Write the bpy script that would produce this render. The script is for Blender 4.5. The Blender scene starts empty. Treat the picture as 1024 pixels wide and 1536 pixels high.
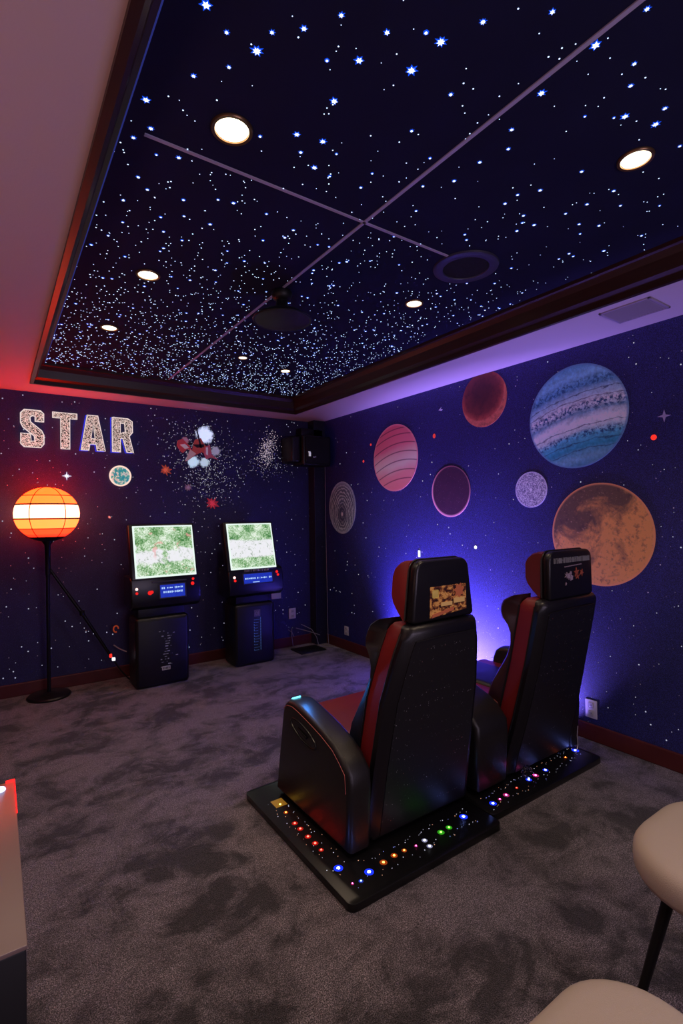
import bpy, bmesh, math, random
from mathutils import Vector, Matrix, Euler
random.seed(7)
PI = math.pi
COL = bpy.context.scene.collection
XR, YB, ZS, ZC = 3.11, 4.93, 2.52, 2.66       # right wall, back wall, soffit height, star ceiling height
XL, YF = -1.6, -2.2

# ------------------------------------------------------------------ materials
def mat(name, base=(.5, .5, .5), rough=.5, metal=0, emit=None, es=0, bump=0, bscale=200, spec=None, coat=0, trans=0, alpha=1):
    m = bpy.data.materials.new(name); m.use_nodes = True
    nt = m.node_tree; b = nt.nodes['Principled BSDF']
    b.inputs['Base Color'].default_value = (*base, 1); b.inputs['Roughness'].default_value = rough
    b.inputs['Metallic'].default_value = metal
    if spec is not None: b.inputs['Specular IOR Level'].default_value = spec
    if coat: b.inputs['Coat Weight'].default_value = coat; b.inputs['Coat Roughness'].default_value = .15
    if trans: b.inputs['Transmission Weight'].default_value = trans
    if alpha < 1: b.inputs['Alpha'].default_value = alpha
    if emit: b.inputs['Emission Color'].default_value = (*emit, 1); b.inputs['Emission Strength'].default_value = es
    if bump:
        tc = nt.nodes.new('ShaderNodeTexCoord'); n = nt.nodes.new('ShaderNodeTexNoise'); n.inputs['Scale'].default_value = bscale
        n.inputs['Detail'].default_value = 4
        bp = nt.nodes.new('ShaderNodeBump'); bp.inputs['Strength'].default_value = bump; bp.inputs['Distance'].default_value = .004
        nt.links.new(tc.outputs['Object'], n.inputs['Vector']); nt.links.new(n.outputs['Fac'], bp.inputs['Height'])
        nt.links.new(bp.outputs['Normal'], b.inputs['Normal'])
    return m
class NT:
    """small helper for node graphs"""
    def __init__(s, name, rough=.6):
        s.m = bpy.data.materials.new(name); s.m.use_nodes = True; s.t = s.m.node_tree; s.b = s.t.nodes['Principled BSDF']
        s.b.inputs['Roughness'].default_value = rough
        s.tc = s.t.nodes.new('ShaderNodeTexCoord').outputs['Object']
    def link(s, a, b): s.t.links.new(a, b)
    def noise(s, scale, detail=3, rough=.5, vec=None, dist=0):
        n = s.t.nodes.new('ShaderNodeTexNoise'); n.inputs['Scale'].default_value = scale; n.inputs['Detail'].default_value = detail
        n.inputs['Roughness'].default_value = rough; n.inputs['Distortion'].default_value = dist
        s.link(vec if vec else s.tc, n.inputs['Vector']); return n.outputs['Fac']
    def voro(s, scale, out='Distance', vec=None, rnd=1, feat='F1'):
        n = s.t.nodes.new('ShaderNodeTexVoronoi'); n.feature = feat; n.inputs['Scale'].default_value = scale
        n.inputs['Randomness'].default_value = rnd
        s.link(vec if vec else s.tc, n.inputs['Vector']); return n.outputs[out]
    def mapping(s, scale=(1, 1, 1), loc=(0, 0, 0), rot=(0, 0, 0), vec=None):
        n = s.t.nodes.new('ShaderNodeMapping'); n.inputs['Scale'].default_value = scale; n.inputs['Location'].default_value = loc
        n.inputs['Rotation'].default_value = rot
        s.link(vec if vec else s.tc, n.inputs['Vector']); return n.outputs['Vector']
    def ramp(s, fac, stops, interp='LINEAR'):
        n = s.t.nodes.new('ShaderNodeValToRGB'); r = n.color_ramp; r.interpolation = interp
        while len(r.elements) < len(stops): r.elements.new(.5)
        for e, (p, c) in zip(r.elements, stops): e.position = p; e.color = (*c, 1) if isinstance(c, tuple) else (c, c, c, 1)
        s.link(fac, n.inputs['Fac']); return n.outputs['Color']
    def math(s, op, a, b=None):
        n = s.t.nodes.new('ShaderNodeMath'); n.operation = op
        for i, v in enumerate((a, b)):
            if v is None: continue
            if isinstance(v, (int, float)): n.inputs[i].default_value = v
            else: s.link(v, n.inputs[i])
        return n.outputs[0]
    def mix(s, fac, a, b, mode='MIX'):
        n = s.t.nodes.new('ShaderNodeMix'); n.data_type = 'RGBA'; n.blend_type = mode
        for i, v in ((0, fac), (6, a), (7, b)):
            if isinstance(v, (int, float)): n.inputs[i].default_value = v
            elif isinstance(v, tuple): n.inputs[i].default_value = (*v, 1)
            else: s.link(v, n.inputs[i])
        return n.outputs[2]
    def sep(s, vec=None):
        n = s.t.nodes.new('ShaderNodeSeparateXYZ'); s.link(vec if vec else s.tc, n.inputs[0]); return n.outputs
    def bump(s, h, strength, dist=.004):
        bp = s.t.nodes.new('ShaderNodeBump'); bp.inputs['Strength'].default_value = strength; bp.inputs['Distance'].default_value = dist
        s.link(h, bp.inputs['Height']); s.link(bp.outputs['Normal'], s.b.inputs['Normal'])
    def base(s, c): s.link(c, s.b.inputs['Base Color'])
    def emit(s, c, st):
        if isinstance(c, tuple): s.b.inputs['Emission Color'].default_value = (*c, 1)
        else: s.link(c, s.b.inputs['Emission Color'])
        if isinstance(st, (int, float)): s.b.inputs['Emission Strength'].default_value = st
        else: s.link(st, s.b.inputs['Emission Strength'])
    def alpha(s, a): s.link(a, s.b.inputs['Alpha'])

def wallpaper(name, navy, star=.6):
    n = NT(name, .62)
    c = n.mix(n.ramp(n.noise(.9, 4), [(.3, 0.), (.7, 1.)]), navy, tuple(v*1.7 for v in navy))
    grain = n.ramp(n.noise(330, 2, .7), [(.36, .2), (.5, .8), (.66, 2.6)])
    c = n.mix(1, c, grain, 'MULTIPLY')
    fine = n.ramp(n.voro(75), [(0, 1.), (.10, .8), (.17, 0.)])
    keep = n.ramp(n.voro(75, 'Color'), [(.72, 0.), (.74, 1.)])
    c = n.mix(n.math('MULTIPLY', n.math('MULTIPLY', fine, keep), .28), c, (.55, .55, .9))
    mid = n.ramp(n.voro(15), [(0, 1.), (.045, 1.), (.062, 0.)])
    km = n.ramp(n.voro(15, 'Color'), [(.35, 0.), (.75, 1.)])
    c = n.mix(n.math('MULTIPLY', mid, km), c, (.9, .9, 1.))
    sm = n.ramp(n.voro(34), [(0, 1.), (.05, .9), (.075, 0.)])
    ks = n.ramp(n.voro(34, 'Color'), [(.55, 0.), (.9, 1.)])
    c = n.mix(n.math('MULTIPLY', n.math('MULTIPLY', sm, ks), .8), c, (.8, .8, 1.))
    n.base(c); n.bump(n.noise(500, 2), .15, .002)
    return n.m
M = {}
M['wall_back'] = wallpaper('wallpaper_back', (.016, .016, .082))
M['wall_right'] = wallpaper('wallpaper_right', (.016, .018, .115))
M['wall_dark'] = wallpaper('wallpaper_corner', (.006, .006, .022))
M['paint'] = mat('soffit_paint', (.62, .52, .56), .75, bump=.15, bscale=120)
n = NT('star_ceiling', .85); n.base(n.mix(n.noise(2.5, 3), (.009, .010, .032), (.016, .017, .055))); n.b.inputs['Specular IOR Level'].default_value = .15; M['starceil'] = n.m
n = NT('dark_wood', .38)
w = n.noise(6, 5, .6, n.mapping((1, 1, 9))); n.base(n.mix(w, (.018, .006, .005), (.05, .015, .011))); M['wood'] = n.m
n = NT('baseboard_wood', .4); n.base(n.mix(n.noise(8, 4), (.07, .012, .012), (.12, .022, .02))); M['baseboard'] = n.m
# carpet: deep pile with brushed patches
n = NT('carpet', .95)
pm = n.mapping((1, 1.5, 1))
p1 = n.noise(2.3, 6, .62, pm, .6); p2 = n.noise(6.5, 5, .65, None, .8)
patch = n.ramp(n.math('ADD', n.math('MULTIPLY', p1, .6), n.math('MULTIPLY', p2, .4)), [(.43, 0.), (.475, .45), (.55, 1.)])
c = n.mix(patch, (.032, .026, .031), (.185, .155, .172))
gr = n.ramp(n.noise(260, 2, .8), [(.38, .15), (.5, .7), (.60, 2.6)])
c = n.mix(1, c, gr, 'MULTIPLY')
gr2 = n.ramp(n.noise(90, 3, .7), [(.35, .6), (.65, 1.4)])
c = n.mix(1, c, gr2, 'MULTIPLY')
n.base(c); n.bump(n.math('ADD', n.noise(260, 2, .8), n.math('MULTIPLY', p2, 2.0)), .7, .01)
n.b.inputs['Specular IOR Level'].default_value = .1
n.b.inputs['Sheen Weight'].default_value = .25; M['carpet'] = n.m

M['leather'] = mat('black_leather', (.008, .007, .008), .42, bump=.25, bscale=260)
M['leather2'] = mat('black_gloss_leather', (.007, .006, .008), .34, bump=.15, bscale=240)
M['red_leather'] = mat('red_leather', (.20, .011, .012), .45, bump=.25, bscale=260)
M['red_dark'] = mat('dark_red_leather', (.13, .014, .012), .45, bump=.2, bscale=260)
M['piping'] = mat('black_piping', (.006, .006, .006), .4)
M['stitch'] = mat('red_stitching', (.45, .12, .10), .6)
M['gloss'] = mat('black_gloss_plastic', (.006, .006, .007), .3)
M['black'] = mat('black_matt', (.005, .005, .006), .5)
M['metal_black'] = mat('black_metal', (.012, .011, .011), .35, metal=.4)
M['plate'] = mat('white_plate_plastic', (.62, .60, .66), .4)
M['slot'] = mat('dark_slot', (.03, .03, .035), .5)
M['bronze'] = mat('bronze_trim', (.22, .12, .06), .35, metal=.8)
M['darkring'] = mat('dark_blue_grey_ring', (.035, .033, .06), .45)
M['grille'] = mat('black_grille', (.004, .004, .004), .8, bump=.8, bscale=900)
M['strip'] = mat('seam_strip', (.46, .42, .60), .45)
M['cream'] = mat('cream_upholstery', (.52, .44, .36), .8, bump=.35, bscale=500)
M['white_top'] = mat('white_laminate', (.24, .165, .155), .35)
M['crystal'] = mat('clear_crystal', (.95, .93, 1), .05, trans=1)
M['vent'] = mat('vent_grey', (.34, .28, .36), .6)
M['cable'] = mat('grey_cable', (.25, .24, .3), .5)
M['lit_ring'] = mat('silver_wire', (.8, .75, .8), .3, metal=.6)
def glow(name, col, s, sampling=True):
    m = bpy.data.materials.new(name); m.use_nodes = True; nt = m.node_tree; nt.nodes.clear()
    e = nt.nodes.new('ShaderNodeEmission'); e.inputs['Color'].default_value = (*col, 1); e.inputs['Strength'].default_value = s
    o = nt.nodes.new('ShaderNodeOutputMaterial'); nt.links.new(e.outputs[0], o.inputs[0])
    if not sampling: m.cycles.emission_sampling = 'NONE'
    return m
M['star_white'] = glow('fibre_white', (.75, .85, 1), 2.2, False)
M['star_small'] = glow('fibre_small', (.50, .66, 1), 2.6, False)
M['star_halo'] = glow('fibre_halo', (.01, .09, 1), .9, False)  # blue bloom around the star cores, modelled as a glowing rim
M['can'] = glow('can_lamp', (1, .80, .55), 7)
# fabric back panels with sparkle specks
n = NT('sparkle_fabric', .5)
sp = n.ramp(n.voro(95), [(0, 1.), (.16, 1.), (.22, 0.)]); kk = n.ramp(n.voro(95, 'Color'), [(.66, 0.), (.9, .7)])
spk = n.math('MULTIPLY', n.math('MULTIPLY', sp, kk), n.ramp(n.noise(7, 3), [(.42, .1), (.6, 1.)]))
n.base(n.mix(spk, (.009, .008, .010), n.mix(n.ramp(n.voro(95, 'Color'), [(.88, 0.), (.9, 1.)]), (.8, .8, .8), (.8, .25, .2)))); M['sparkle'] = n.m

# ------------------------------------------------------------------ mesh helpers
def tag(o, label=None, cat=None, group=None, kind=None):
    if label: o['label'] = label
    if cat: o['category'] = cat
    if group: o['group'] = group
    if kind: o['kind'] = kind
    return o
def empty(name, loc, label, cat, group=None, rz=0):
    o = bpy.data.objects.new(name, None); COL.objects.link(o); o.location = loc; o.rotation_euler.z = rz
    o.empty_display_size = .1
    return tag(o, label, cat, group)
def link(name, me, m, parent=None, smooth=True, auto=40):
    mats = m if isinstance(m, (list, tuple)) else [m]
    for x in mats: me.materials.append(x)
    o = bpy.data.objects.new(name, me); COL.objects.link(o)
    if smooth:
        me.polygons.foreach_set('use_smooth', [True]*len(me.polygons))
        try: me.set_sharp_from_angle(angle=math.radians(auto))
        except Exception: pass
    if parent:
        o.parent = parent
        root = parent
        off = Vector((0, 0, 0))
        o.matrix_parent_inverse = Matrix.Identity(4)
    return o
class MB:
    """collects shapes into one mesh; coordinates are world (origin 0) unless an origin is given at build()"""
    def __init__(s): s.bm = bmesh.new()
    def box(s, x0, x1, y0, y1, z0, z1, bev=0, seg=2, mtx=None):
        b = bmesh.new(); bmesh.ops.create_cube(b, size=1)
        for v in b.verts: v.co = Vector((x0+(x1-x0)*(v.co.x+.5), y0+(y1-y0)*(v.co.y+.5), z0+(z1-z0)*(v.co.z+.5)))
        if bev: bmesh.ops.bevel(b, geom=b.edges[:], offset=bev, segments=seg, affect='EDGES', profile=.5)
        s.merge(b, mtx); return s
    def merge(s, b, mtx=None):
        if mtx: bmesh.ops.transform(b, matrix=mtx, verts=b.verts)
        me = bpy.data.meshes.new('t'); b.to_mesh(me); b.free(); s.bm.from_mesh(me); bpy.data.meshes.remove(me)
    def prism(s, pts, axis, a0, a1, bev=0, seg=2, mtx=None):
        """pts: outline in the two remaining axes; extruded along axis from a0 to a1"""
        b = bmesh.new()
        def mk(p, a):
            return Vector((a, p[0], p[1])) if axis == 0 else Vector((p[0], a, p[1])) if axis == 1 else Vector((p[0], p[1], a))
        v0 = [b.verts.new(mk(p, a0)) for p in pts]; v1 = [b.verts.new(mk(p, a1)) for p in pts]
        f0 = b.faces.new(v0); f1 = b.faces.new(v1[::-1]); k = len(pts)
        for i in range(k): b.faces.new((v0[i], v1[i], v1[(i+1) % k], v0[(i+1) % k]))
        bmesh.ops.recalc_face_normals(b, faces=b.faces[:])
        if bev:
            ed = [e for f in b.faces if len(f.verts) == k for e in f.edges] if k != 4 else b.edges[:]
            bmesh.ops.bevel(b, geom=list(set(ed)), offset=bev, segments=seg, affect='EDGES', profile=.5)
        big = [f for f in b.faces if len(f.verts) > 4]
        if big: bmesh.ops.triangulate(b, faces=big)
        s.merge(b, mtx); return s
    def lathe(s, prof, c=(0, 0, 0), seg=40, sx=1, sy=1, mtx=None):
        b = bmesh.new(); rings = []
        for r, z in prof:
            if r < 1e-5: rings.append([b.verts.new((c[0], c[1], c[2]+z))]); continue
            rings.append([b.verts.new((c[0]+r*sx*math.cos(2*PI*i/seg), c[1]+r*sy*math.sin(2*PI*i/seg), c[2]+z)) for i in range(seg)])
        for A, B in zip(rings, rings[1:]):
            for i in range(seg):
                j = (i+1) % seg
                if len(A) == 1 and len(B) == 1: continue
                if len(A) == 1: b.faces.new((A[0], B[j], B[i]))
                elif len(B) == 1: b.faces.new((A[i], A[j], B[0]))
                else: b.faces.new((A[i], A[j], B[j], B[i]))
        bmesh.ops.recalc_face_normals(b, faces=b.faces[:])
        s.merge(b, mtx); return s
    def tube(s, pts, r, seg=8, closed=False, mtx=None):
        b = bmesh.new(); P = [Vector(p) for p in pts]; N = len(P); rr = r if isinstance(r, (list, tuple)) else [r]*N
        rings = []; up = None
        for i in range(N):
            if closed: t = (P[(i+1) % N]-P[i-1])
            else: t = (P[min(i+1, N-1)]-P[max(i-1, 0)])
            t.normalize()
            if up is None:
                up = Vector((0, 0, 1)) if abs(t.z) < .9 else Vector((1, 0, 0))
            a = (up - t*up.dot(t)).normalized(); c = t.cross(a); up = a
            rings.append([b.verts.new(P[i]+(a*math.cos(2*PI*k/seg)+c*math.sin(2*PI*k/seg))*rr[i]) for k in range(seg)])
        for i in range(N if closed else N-1):
            A, B = rings[i], rings[(i+1) % N]
            for k in range(seg): b.faces.new((A[k], A[(k+1) % seg], B[(k+1) % seg], B[k]))
        if not closed: b.faces.new(rings[0][::-1]); b.faces.new(rings[-1])
        bmesh.ops.recalc_face_normals(b, faces=b.faces[:])
        s.merge(b, mtx); return s
    def loft(s, rings, cap=True):
        b = bmesh.new(); R = [[b.verts.new(p) for p in r] for r in rings]; k = len(R[0])
        for A, B in zip(R, R[1:]):
            for i in range(k): b.faces.new((A[i], A[(i+1) % k], B[(i+1) % k], B[i]))
        if cap: b.faces.new(R[0][::-1]); b.faces.new(R[-1])
        bmesh.ops.recalc_face_normals(b, faces=b.faces[:]); s.merge(b); return s
    def poly(s, pts):
        s.bm.faces.new([s.bm.verts.new(p) for p in pts]); return s
    def build(s, name, m, parent=None, origin=None, smooth=True, auto=40):
        if origin is None and parent is not None:
            origin = ORG.get(parent.name, Vector((0, 0, 0)))
            org = origin
            for v in s.bm.verts: v.co -= origin
            me = bpy.data.meshes.new(name); s.bm.to_mesh(me); s.bm.free()
            o = link(name, me, m, parent, smooth, auto); ORG[o.name] = origin; return o
        o0 = Vector(origin) if origin is not None else Vector((0, 0, 0))
        for v in s.bm.verts: v.co -= o0
        me = bpy.data.meshes.new(name); s.bm.to_mesh(me); s.bm.free()
        o = link(name, me, m, parent, smooth, auto); o.location = o0 if parent is None else (0, 0, 0); ORG[o.name] = o0
        return o
ORG = {}          # world origin of every thing, so that its parts can be written in world coordinates
def root(name, loc, label, cat, group=None):
    o = empty(name, loc, label, cat, group); ORG[o.name] = Vector(loc); return o
def struct(name, mb, m, **k):
    o = mb.build(name, m, smooth=False, **k); o['kind'] = 'structure'; return o
def rrect(hx, hy, r, n=5, cx=0, cy=0):
    pts = []
    for sx, sy, a0 in ((1, 1, 0), (-1, 1, 90), (-1, -1, 180), (1, -1, 270)):
        for i in range(n+1):
            a = math.radians(a0+90*i/n); pts.append((cx+sx*(hx-r)+r*math.cos(a), cy+sy*(hy-r)+r*math.sin(a)))
    return pts

# ------------------------------------------------------------------ room shell
struct('floor', MB().box(XL, XR, YF, YB, -.1, 0), M['carpet'])
struct('wall_back', MB().box(XL-.1, XR+.1, YB, YB+.1, 0, 2.9), M['wall_back'])
struct('wall_right', MB().box(XR, XR+.1, YF, YB, 0, 2.9), M['wall_right'])
struct('wall_left', MB().box(XL-.1, XL, YF, YB, 0, 2.9), M['wall_back'])
struct('wall_front', MB().box(XL-.1, XR+.1, YF-.1, YF, 0, 2.9), M['wall_back'])
tx0, tx1, ty0, ty1 = .25, 2.585, -1.2, 4.55       # opening of the tray
b = MB()
b.box(XL, tx0, YF, YB, ZS, ZS+.3); b.box(tx1, XR, YF, YB, ZS, ZS+.3); b.box(tx0, tx1, ty1, YB, ZS, ZS+.3); b.box(tx0, tx1, YF, ty0, ZS, ZS+.3)
soff = struct('ceiling', b, M['paint'])
# tray crown moulding, mitred: profile (inset, z)
prof = [(-.012, ZS-.004), (-.012, ZS-.018), (.012, ZS-.018), (.012, ZS+.012), (.035, ZS+.03), (.045, ZS+.09), (.062, ZS+.118), (.078, ZS+.122), (.078, ZC), (-.012, ZC)]
def crown(name, p0, p1, inward, m):
    p0, p1, inw = Vector(p0), Vector(p1), Vector(inward); d = (p1-p0).normalized()
    rings = []
    for P, s in ((p0, 1), (p1, -1)):
        rings.append([(P + inw*i + d*s*i).to_3d() + Vector((0, 0, z)) for i, z in prof])
    bb = MB().loft(rings); o = bb.build(name, m, smooth=False); o['kind'] = 'structure'
crown('trim_1', (tx0, ty0), (tx0, ty1), (1, 0), M['wood'])
crown('trim_2', (tx0, ty1), (tx1, ty1), (0, -1), M['wood'])
crown('trim_3', (tx1, ty1), (tx1, ty0), (-1, 0), M['wood'])
crown('trim_4', (tx1, ty0), (tx0, ty0), (0, 1), M['wood'])
# baseboards
def baseboard(name, *a):
    struct(name, MB().box(*a, bev=.006, seg=2), M['baseboard'])
baseboard('baseboard_back', XL, 2.97, YB-.018, YB, 0, .105)
baseboard('baseboard_right', XR-.018, XR, YF, 4.80, 0, .105)
# boxed corner chase under the speaker
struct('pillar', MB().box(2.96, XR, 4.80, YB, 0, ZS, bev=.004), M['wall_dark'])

# ------------------------------------------------------------------ star ceiling (one panel; lights and seam strips are its parts)
sc = MB().box(tx0+.05, tx1-.05, ty0+.05, ty1-.05, ZC, ZC+.03).build('star_ceiling', M['starceil'], origin=(1.4, 1.6, ZC), smooth=False)
tag(sc, 'black recessed star ceiling dotted with blue-white fibre lights and crossed by pale strips', 'star ceiling')
BIG = [(0.422, 1.141), (0.488, 1.178), (0.572, 1.182), (0.53, 1.267), (0.46, 1.346), (0.809, 1.056), (0.946, 1.001), (0.952, 0.897), (0.827, 1.202), (1.094, 0.996), (0.8, 1.374), (0.885, 1.354), (0.85, 1.435), (0.926, 1.473), (1.094, 1.161), (0.372, 1.5), (0.375, 1.673), (0.411, 1.603), (0.431, 1.859), (0.475, 1.912), (0.521, 1.683), (0.713, 1.826), (0.77, 1.813), (0.638, 2.002), (0.443, 2.18), (0.412, 2.317), (0.6, 2.158), (0.745, 1.999), (1.293, 0.68), (1.309, 0.847), (1.354, 0.982), (1.416, 1.041), (1.386, 1.252), (1.312, 1.337), (1.395, 1.462), (1.6, 0.755), (1.713, 0.717), (1.499, 0.69), (1.434, 0.65), (1.728, 0.966), (1.934, 0.958), (1.649, 1.174), (1.697, 1.11), (1.654, 1.235), (1.916, 1.141), (1.929, 1.059), (1.784, 1.244), (1.879, 1.26), (1.856, 1.328), (2.35, 1.048), (2.338, 1.208), (1.125, 1.469), (1.053, 1.848), (1.049, 1.918), (0.707, 1.446), (1.387, 1.136), (1.883, 0.716), (1.669, 0.672), (0.821, 0.955), (0.701, 0.983), (0.643, 1.062), (0.582, 1.115), (1.0, 0.802), (1.12, 0.692), (1.304, 0.56), (2.224, 1.311), (1.964, 1.607), (1.82, 2.067), (2.206, 2.407), (2.011, 1.954), (1.481, 2.182), (1.074, 2.164), (0.903, 2.36), (1.306, 2.098), (1.395, 1.94), (0.833, 2.53), (0.636, 2.292), (0.415, 2.027), (2.115, 1.111), (2.049, 0.99), (2.034, 1.152), (2.23, 1.366), (2.402, 1.691), (2.417, 1.959)]
SIZE = {0: 1.25, 2: 1.35, 5: 1.15, 6: 1.4, 7: 1.3, 8: 1.15, 28: 1.3, 29: 1.15, 35: 1.15, 36: 1.2, 15: 1.15, 10: 1.05, 11: 1.1, 13: 1.1}
fix = [(.622, 1.469, .062), (1.823, .828, .062), (.641, 2.587, .062), (.612, 3.437, .062), (1.567, 3.552, .055), (2.009, 3.692, .055), (1.995, 2.118, .055), (1.915, 1.665, .17), (1.27, 2.375, .07)]
def clear(x, y, m=.012):
    return all((x-a)**2+(y-b)**2 > (r+m)**2 for a, b, r in fix)
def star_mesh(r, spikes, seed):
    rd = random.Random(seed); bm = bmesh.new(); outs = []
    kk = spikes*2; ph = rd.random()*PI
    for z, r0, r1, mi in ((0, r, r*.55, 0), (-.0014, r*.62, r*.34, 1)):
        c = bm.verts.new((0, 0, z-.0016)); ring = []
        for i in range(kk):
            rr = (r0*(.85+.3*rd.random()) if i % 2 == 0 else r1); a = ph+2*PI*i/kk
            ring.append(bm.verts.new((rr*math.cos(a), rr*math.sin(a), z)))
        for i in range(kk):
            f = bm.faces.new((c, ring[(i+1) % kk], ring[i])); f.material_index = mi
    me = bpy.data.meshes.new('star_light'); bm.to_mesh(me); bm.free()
    me.materials.append(M['star_halo']); me.materials.append(M['star_white']); return me
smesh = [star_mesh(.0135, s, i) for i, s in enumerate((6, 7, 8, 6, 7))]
nb = 0
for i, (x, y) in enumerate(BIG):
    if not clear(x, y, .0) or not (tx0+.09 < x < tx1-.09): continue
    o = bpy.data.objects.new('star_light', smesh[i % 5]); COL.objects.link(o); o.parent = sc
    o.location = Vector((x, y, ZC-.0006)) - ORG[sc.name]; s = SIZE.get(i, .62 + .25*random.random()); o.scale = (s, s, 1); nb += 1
# the countless small points
bm = bmesh.new(); rs = random.Random(3)
def point(bm, x, y, r, mi, z=ZC-.0012):
    vs = [bm.verts.new((x+r*math.cos(a), y+r*math.sin(a), z)) for a in (0, 1.05, 2.09, 3.14, 4.19, 5.24)]
    c = bm.verts.new((x, y, z-.0012))
    for i in range(6): f = bm.faces.new((c, vs[(i+1) % 6], vs[i])); f.material_index = mi
o0 = ORG[sc.name]
for _ in range(9000):
    x = rs.uniform(tx0+.085, tx1-.085); y = rs.uniform(ty0+.085, ty1-.085)
    dens = .13 if y < 1.3 else .13+.62*min(1, (y-1.3)/1.9)
    if rs.random() > dens or not clear(x, y): continue
    u = rs.random()
    if u < .09:
        r = rs.uniform(.004, .0062)*(1+.18*max(0, y-1.3)); point(bm, x-o0.x, y-o0.y, r*1.35, 2, -.0006); point(bm, x-o0.x, y-o0.y, r*.7, 1, -.0022)
    else: point(bm, x-o0.x, y-o0.y, rs.uniform(.0014, .0027)*(1+.28*max(0, y-1.3)), 0, -.0012)
me = bpy.data.meshes.new('star_points'); bm.to_mesh(me); bm.free()
o = link('star_light_field', me, [M['star_small'], M['star_white'], M['star_halo']], sc, False); o['kind'] = 'stuff'; ORG[o.name] = o0
MB().box(1.262, 1.276, ty0+.08, 2.34, ZC-.004, ZC).build('seam_strip', M['strip'], sc)
MB().box(1.262, 1.276, 2.42, ty1-.09, ZC-.004, ZC).build('seam_strip', M['strip'], sc)
MB().box(.40, 1.76, 1.632, 1.644, ZC-.004, ZC).build('seam_strip', M['strip'], sc)
MB().box(tx0+.082, tx0+.086, ty0+.1, ty1-.09, ZC-.005, ZC).build('edge_light_line', glow('edge_blue', (.12, .15, 1), .16), sc)

# ------------------------------------------------------------------ recessed can lights
def spot(name, loc, energy, color, size, blend, rot=(0, 0, 0), rad=.04, parent=None):
    l = bpy.data.lights.new(name, 'SPOT'); l.energy = energy; l.color = color; l.spot_size = size; l.spot_blend = blend; l.shadow_soft_size = rad
    o = bpy.data.objects.new(name, l); COL.objects.link(o); o.location = loc; o.rotation_euler = rot; return o
def area(name, loc, energy, color, sx, sy, rot, spread=PI):
    l = bpy.data.lights.new(name, 'AREA'); l.shape = 'RECTANGLE'; l.size = sx; l.size_y = sy; l.energy = energy; l.color = color; l.spread = spread
    o = bpy.data.objects.new(name, l); COL.objects.link(o); o.location = loc; o.rotation_euler = rot; return o
CANS = [(.622, 1.469, .052, 'large glowing round downlight nearest the pale left soffit and closest to the camera'),
        (1.823, .828, .046, 'glowing round downlight at the right edge above the blue striped planet'),
        (.641, 2.587, .046, 'second glowing downlight along the left tray edge, spiky glare'),
        (.612, 3.437, .042, 'glowing downlight farthest back along the left tray edge'),
        (1.567, 3.552, .03, 'small reddish downlight beyond the hanging black dish'),
        (2.009, 3.692, .036, 'small white downlight nearest the rear right tray corner'),
        (1.995, 2.118, .042, 'glowing downlight between the hanging black dish and the ceiling speaker')]
for i, (x, y, r, lab) in enumerate(CANS):
    t = root('recessed_light', (x, y, ZC), lab, 'ceiling light', 'recessed downlights in the star ceiling')
    MB().lathe([(r, -.002), (r*1.02, -.006), (r*1.2, -.007), (r*1.26, -.003), (r*1.26, 0)], (x, y, ZC)).build('trim_ring', M['bronze'], t)
    MB().lathe([(0, -.008), (r*.6, -.007), (r*.95, -.003), (r*.99, 0)], (x, y, ZC)).build('lens', M['can'], t)
    spot('down_spot', (x, y, ZC-.03), (24 if i < 2 else 12 if i < 4 else 14), (1, .74, .52), math.radians(125), .9)

# ------------------------------------------------------------------ things on the ceiling
t = root('ceiling_speaker', (1.915, 1.665, ZC), 'round black ceiling speaker with wide dark rim set in the star ceiling', 'ceiling speaker')
MB().lathe([(.108, -.002), (.112, -.010), (.14, -.013), (.156, -.008), (.158, 0)], (1.915, 1.665, ZC), 56).build('rim', M['darkring'], t)
MB().lathe([(0, -.004), (.06, -.005), (.108, -.006), (.110, 0)], (1.915, 1.665, ZC), 48).build('grille', M['grille'], t)
t = root('pendant_dish', (1.275, 2.385, ZC), 'black hanging dish fixture on a short stem under the star ceiling', 'ceiling fixture')
c = (1.285, 2.39, 0)
MB().lathe([(0, 2.655), (.052, 2.655), (.056, 2.645), (.05, 2.62), (.03, 2.605), (0, 2.605)], c).build('canopy', M['black'], t)
MB().lathe([(0, 2.61), (.03, 2.61), (.036, 2.57), (.05, 2.55), (0, 2.55)], c).build('stem', M['black'], t)
MB().lathe([(0, 2.552), (.055, 2.55), (.12, 2.533), (.152, 2.512), (.158, 2.503), (.154, 2.498), (.146, 2.50)], c, 56).build('dish', M['black'], t)
MB().lathe([(.146, 2.500), (.10, 2.492), (.05, 2.488), (0, 2.487)], c, 56).build('diffuser', mat('brown_diffuser', (.022, .010, .007), .5), t)
# air vent in the right soffit
t = root('ceiling_vent', (2.815, 1.3, ZS), 'grey rectangular louvred air vent in the right soffit', 'air vent')
fr = MB(); x0, x1, y0, y1 = 2.70, 2.93, 1.17, 1.43
for a in ((x0, x1, y0, y0+.014), (x0, x1, y1-.014, y1), (x0, x0+.014, y0, y1), (x1-.014, x1, y0, y1)): fr.box(*a, ZS-.008, ZS, .002)
fr.build('frame', M['vent'], t)
MB().box(x0+.012, x1-.012, y0+.012, y1-.012, ZS-.002, ZS).build('backing', M['slot'], t)
lv = MB()
for k in range(16):
    yy = y0+.022+k*.0145; lv.box(x0+.013, x1-.013, -.001, .001, -.006, .006, mtx=Matrix.Translation((0, yy, ZS-.005)) @ Matrix.Rotation(.9, 4, 'X'))
lv.build('louvres', M['vent'], t)

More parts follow.
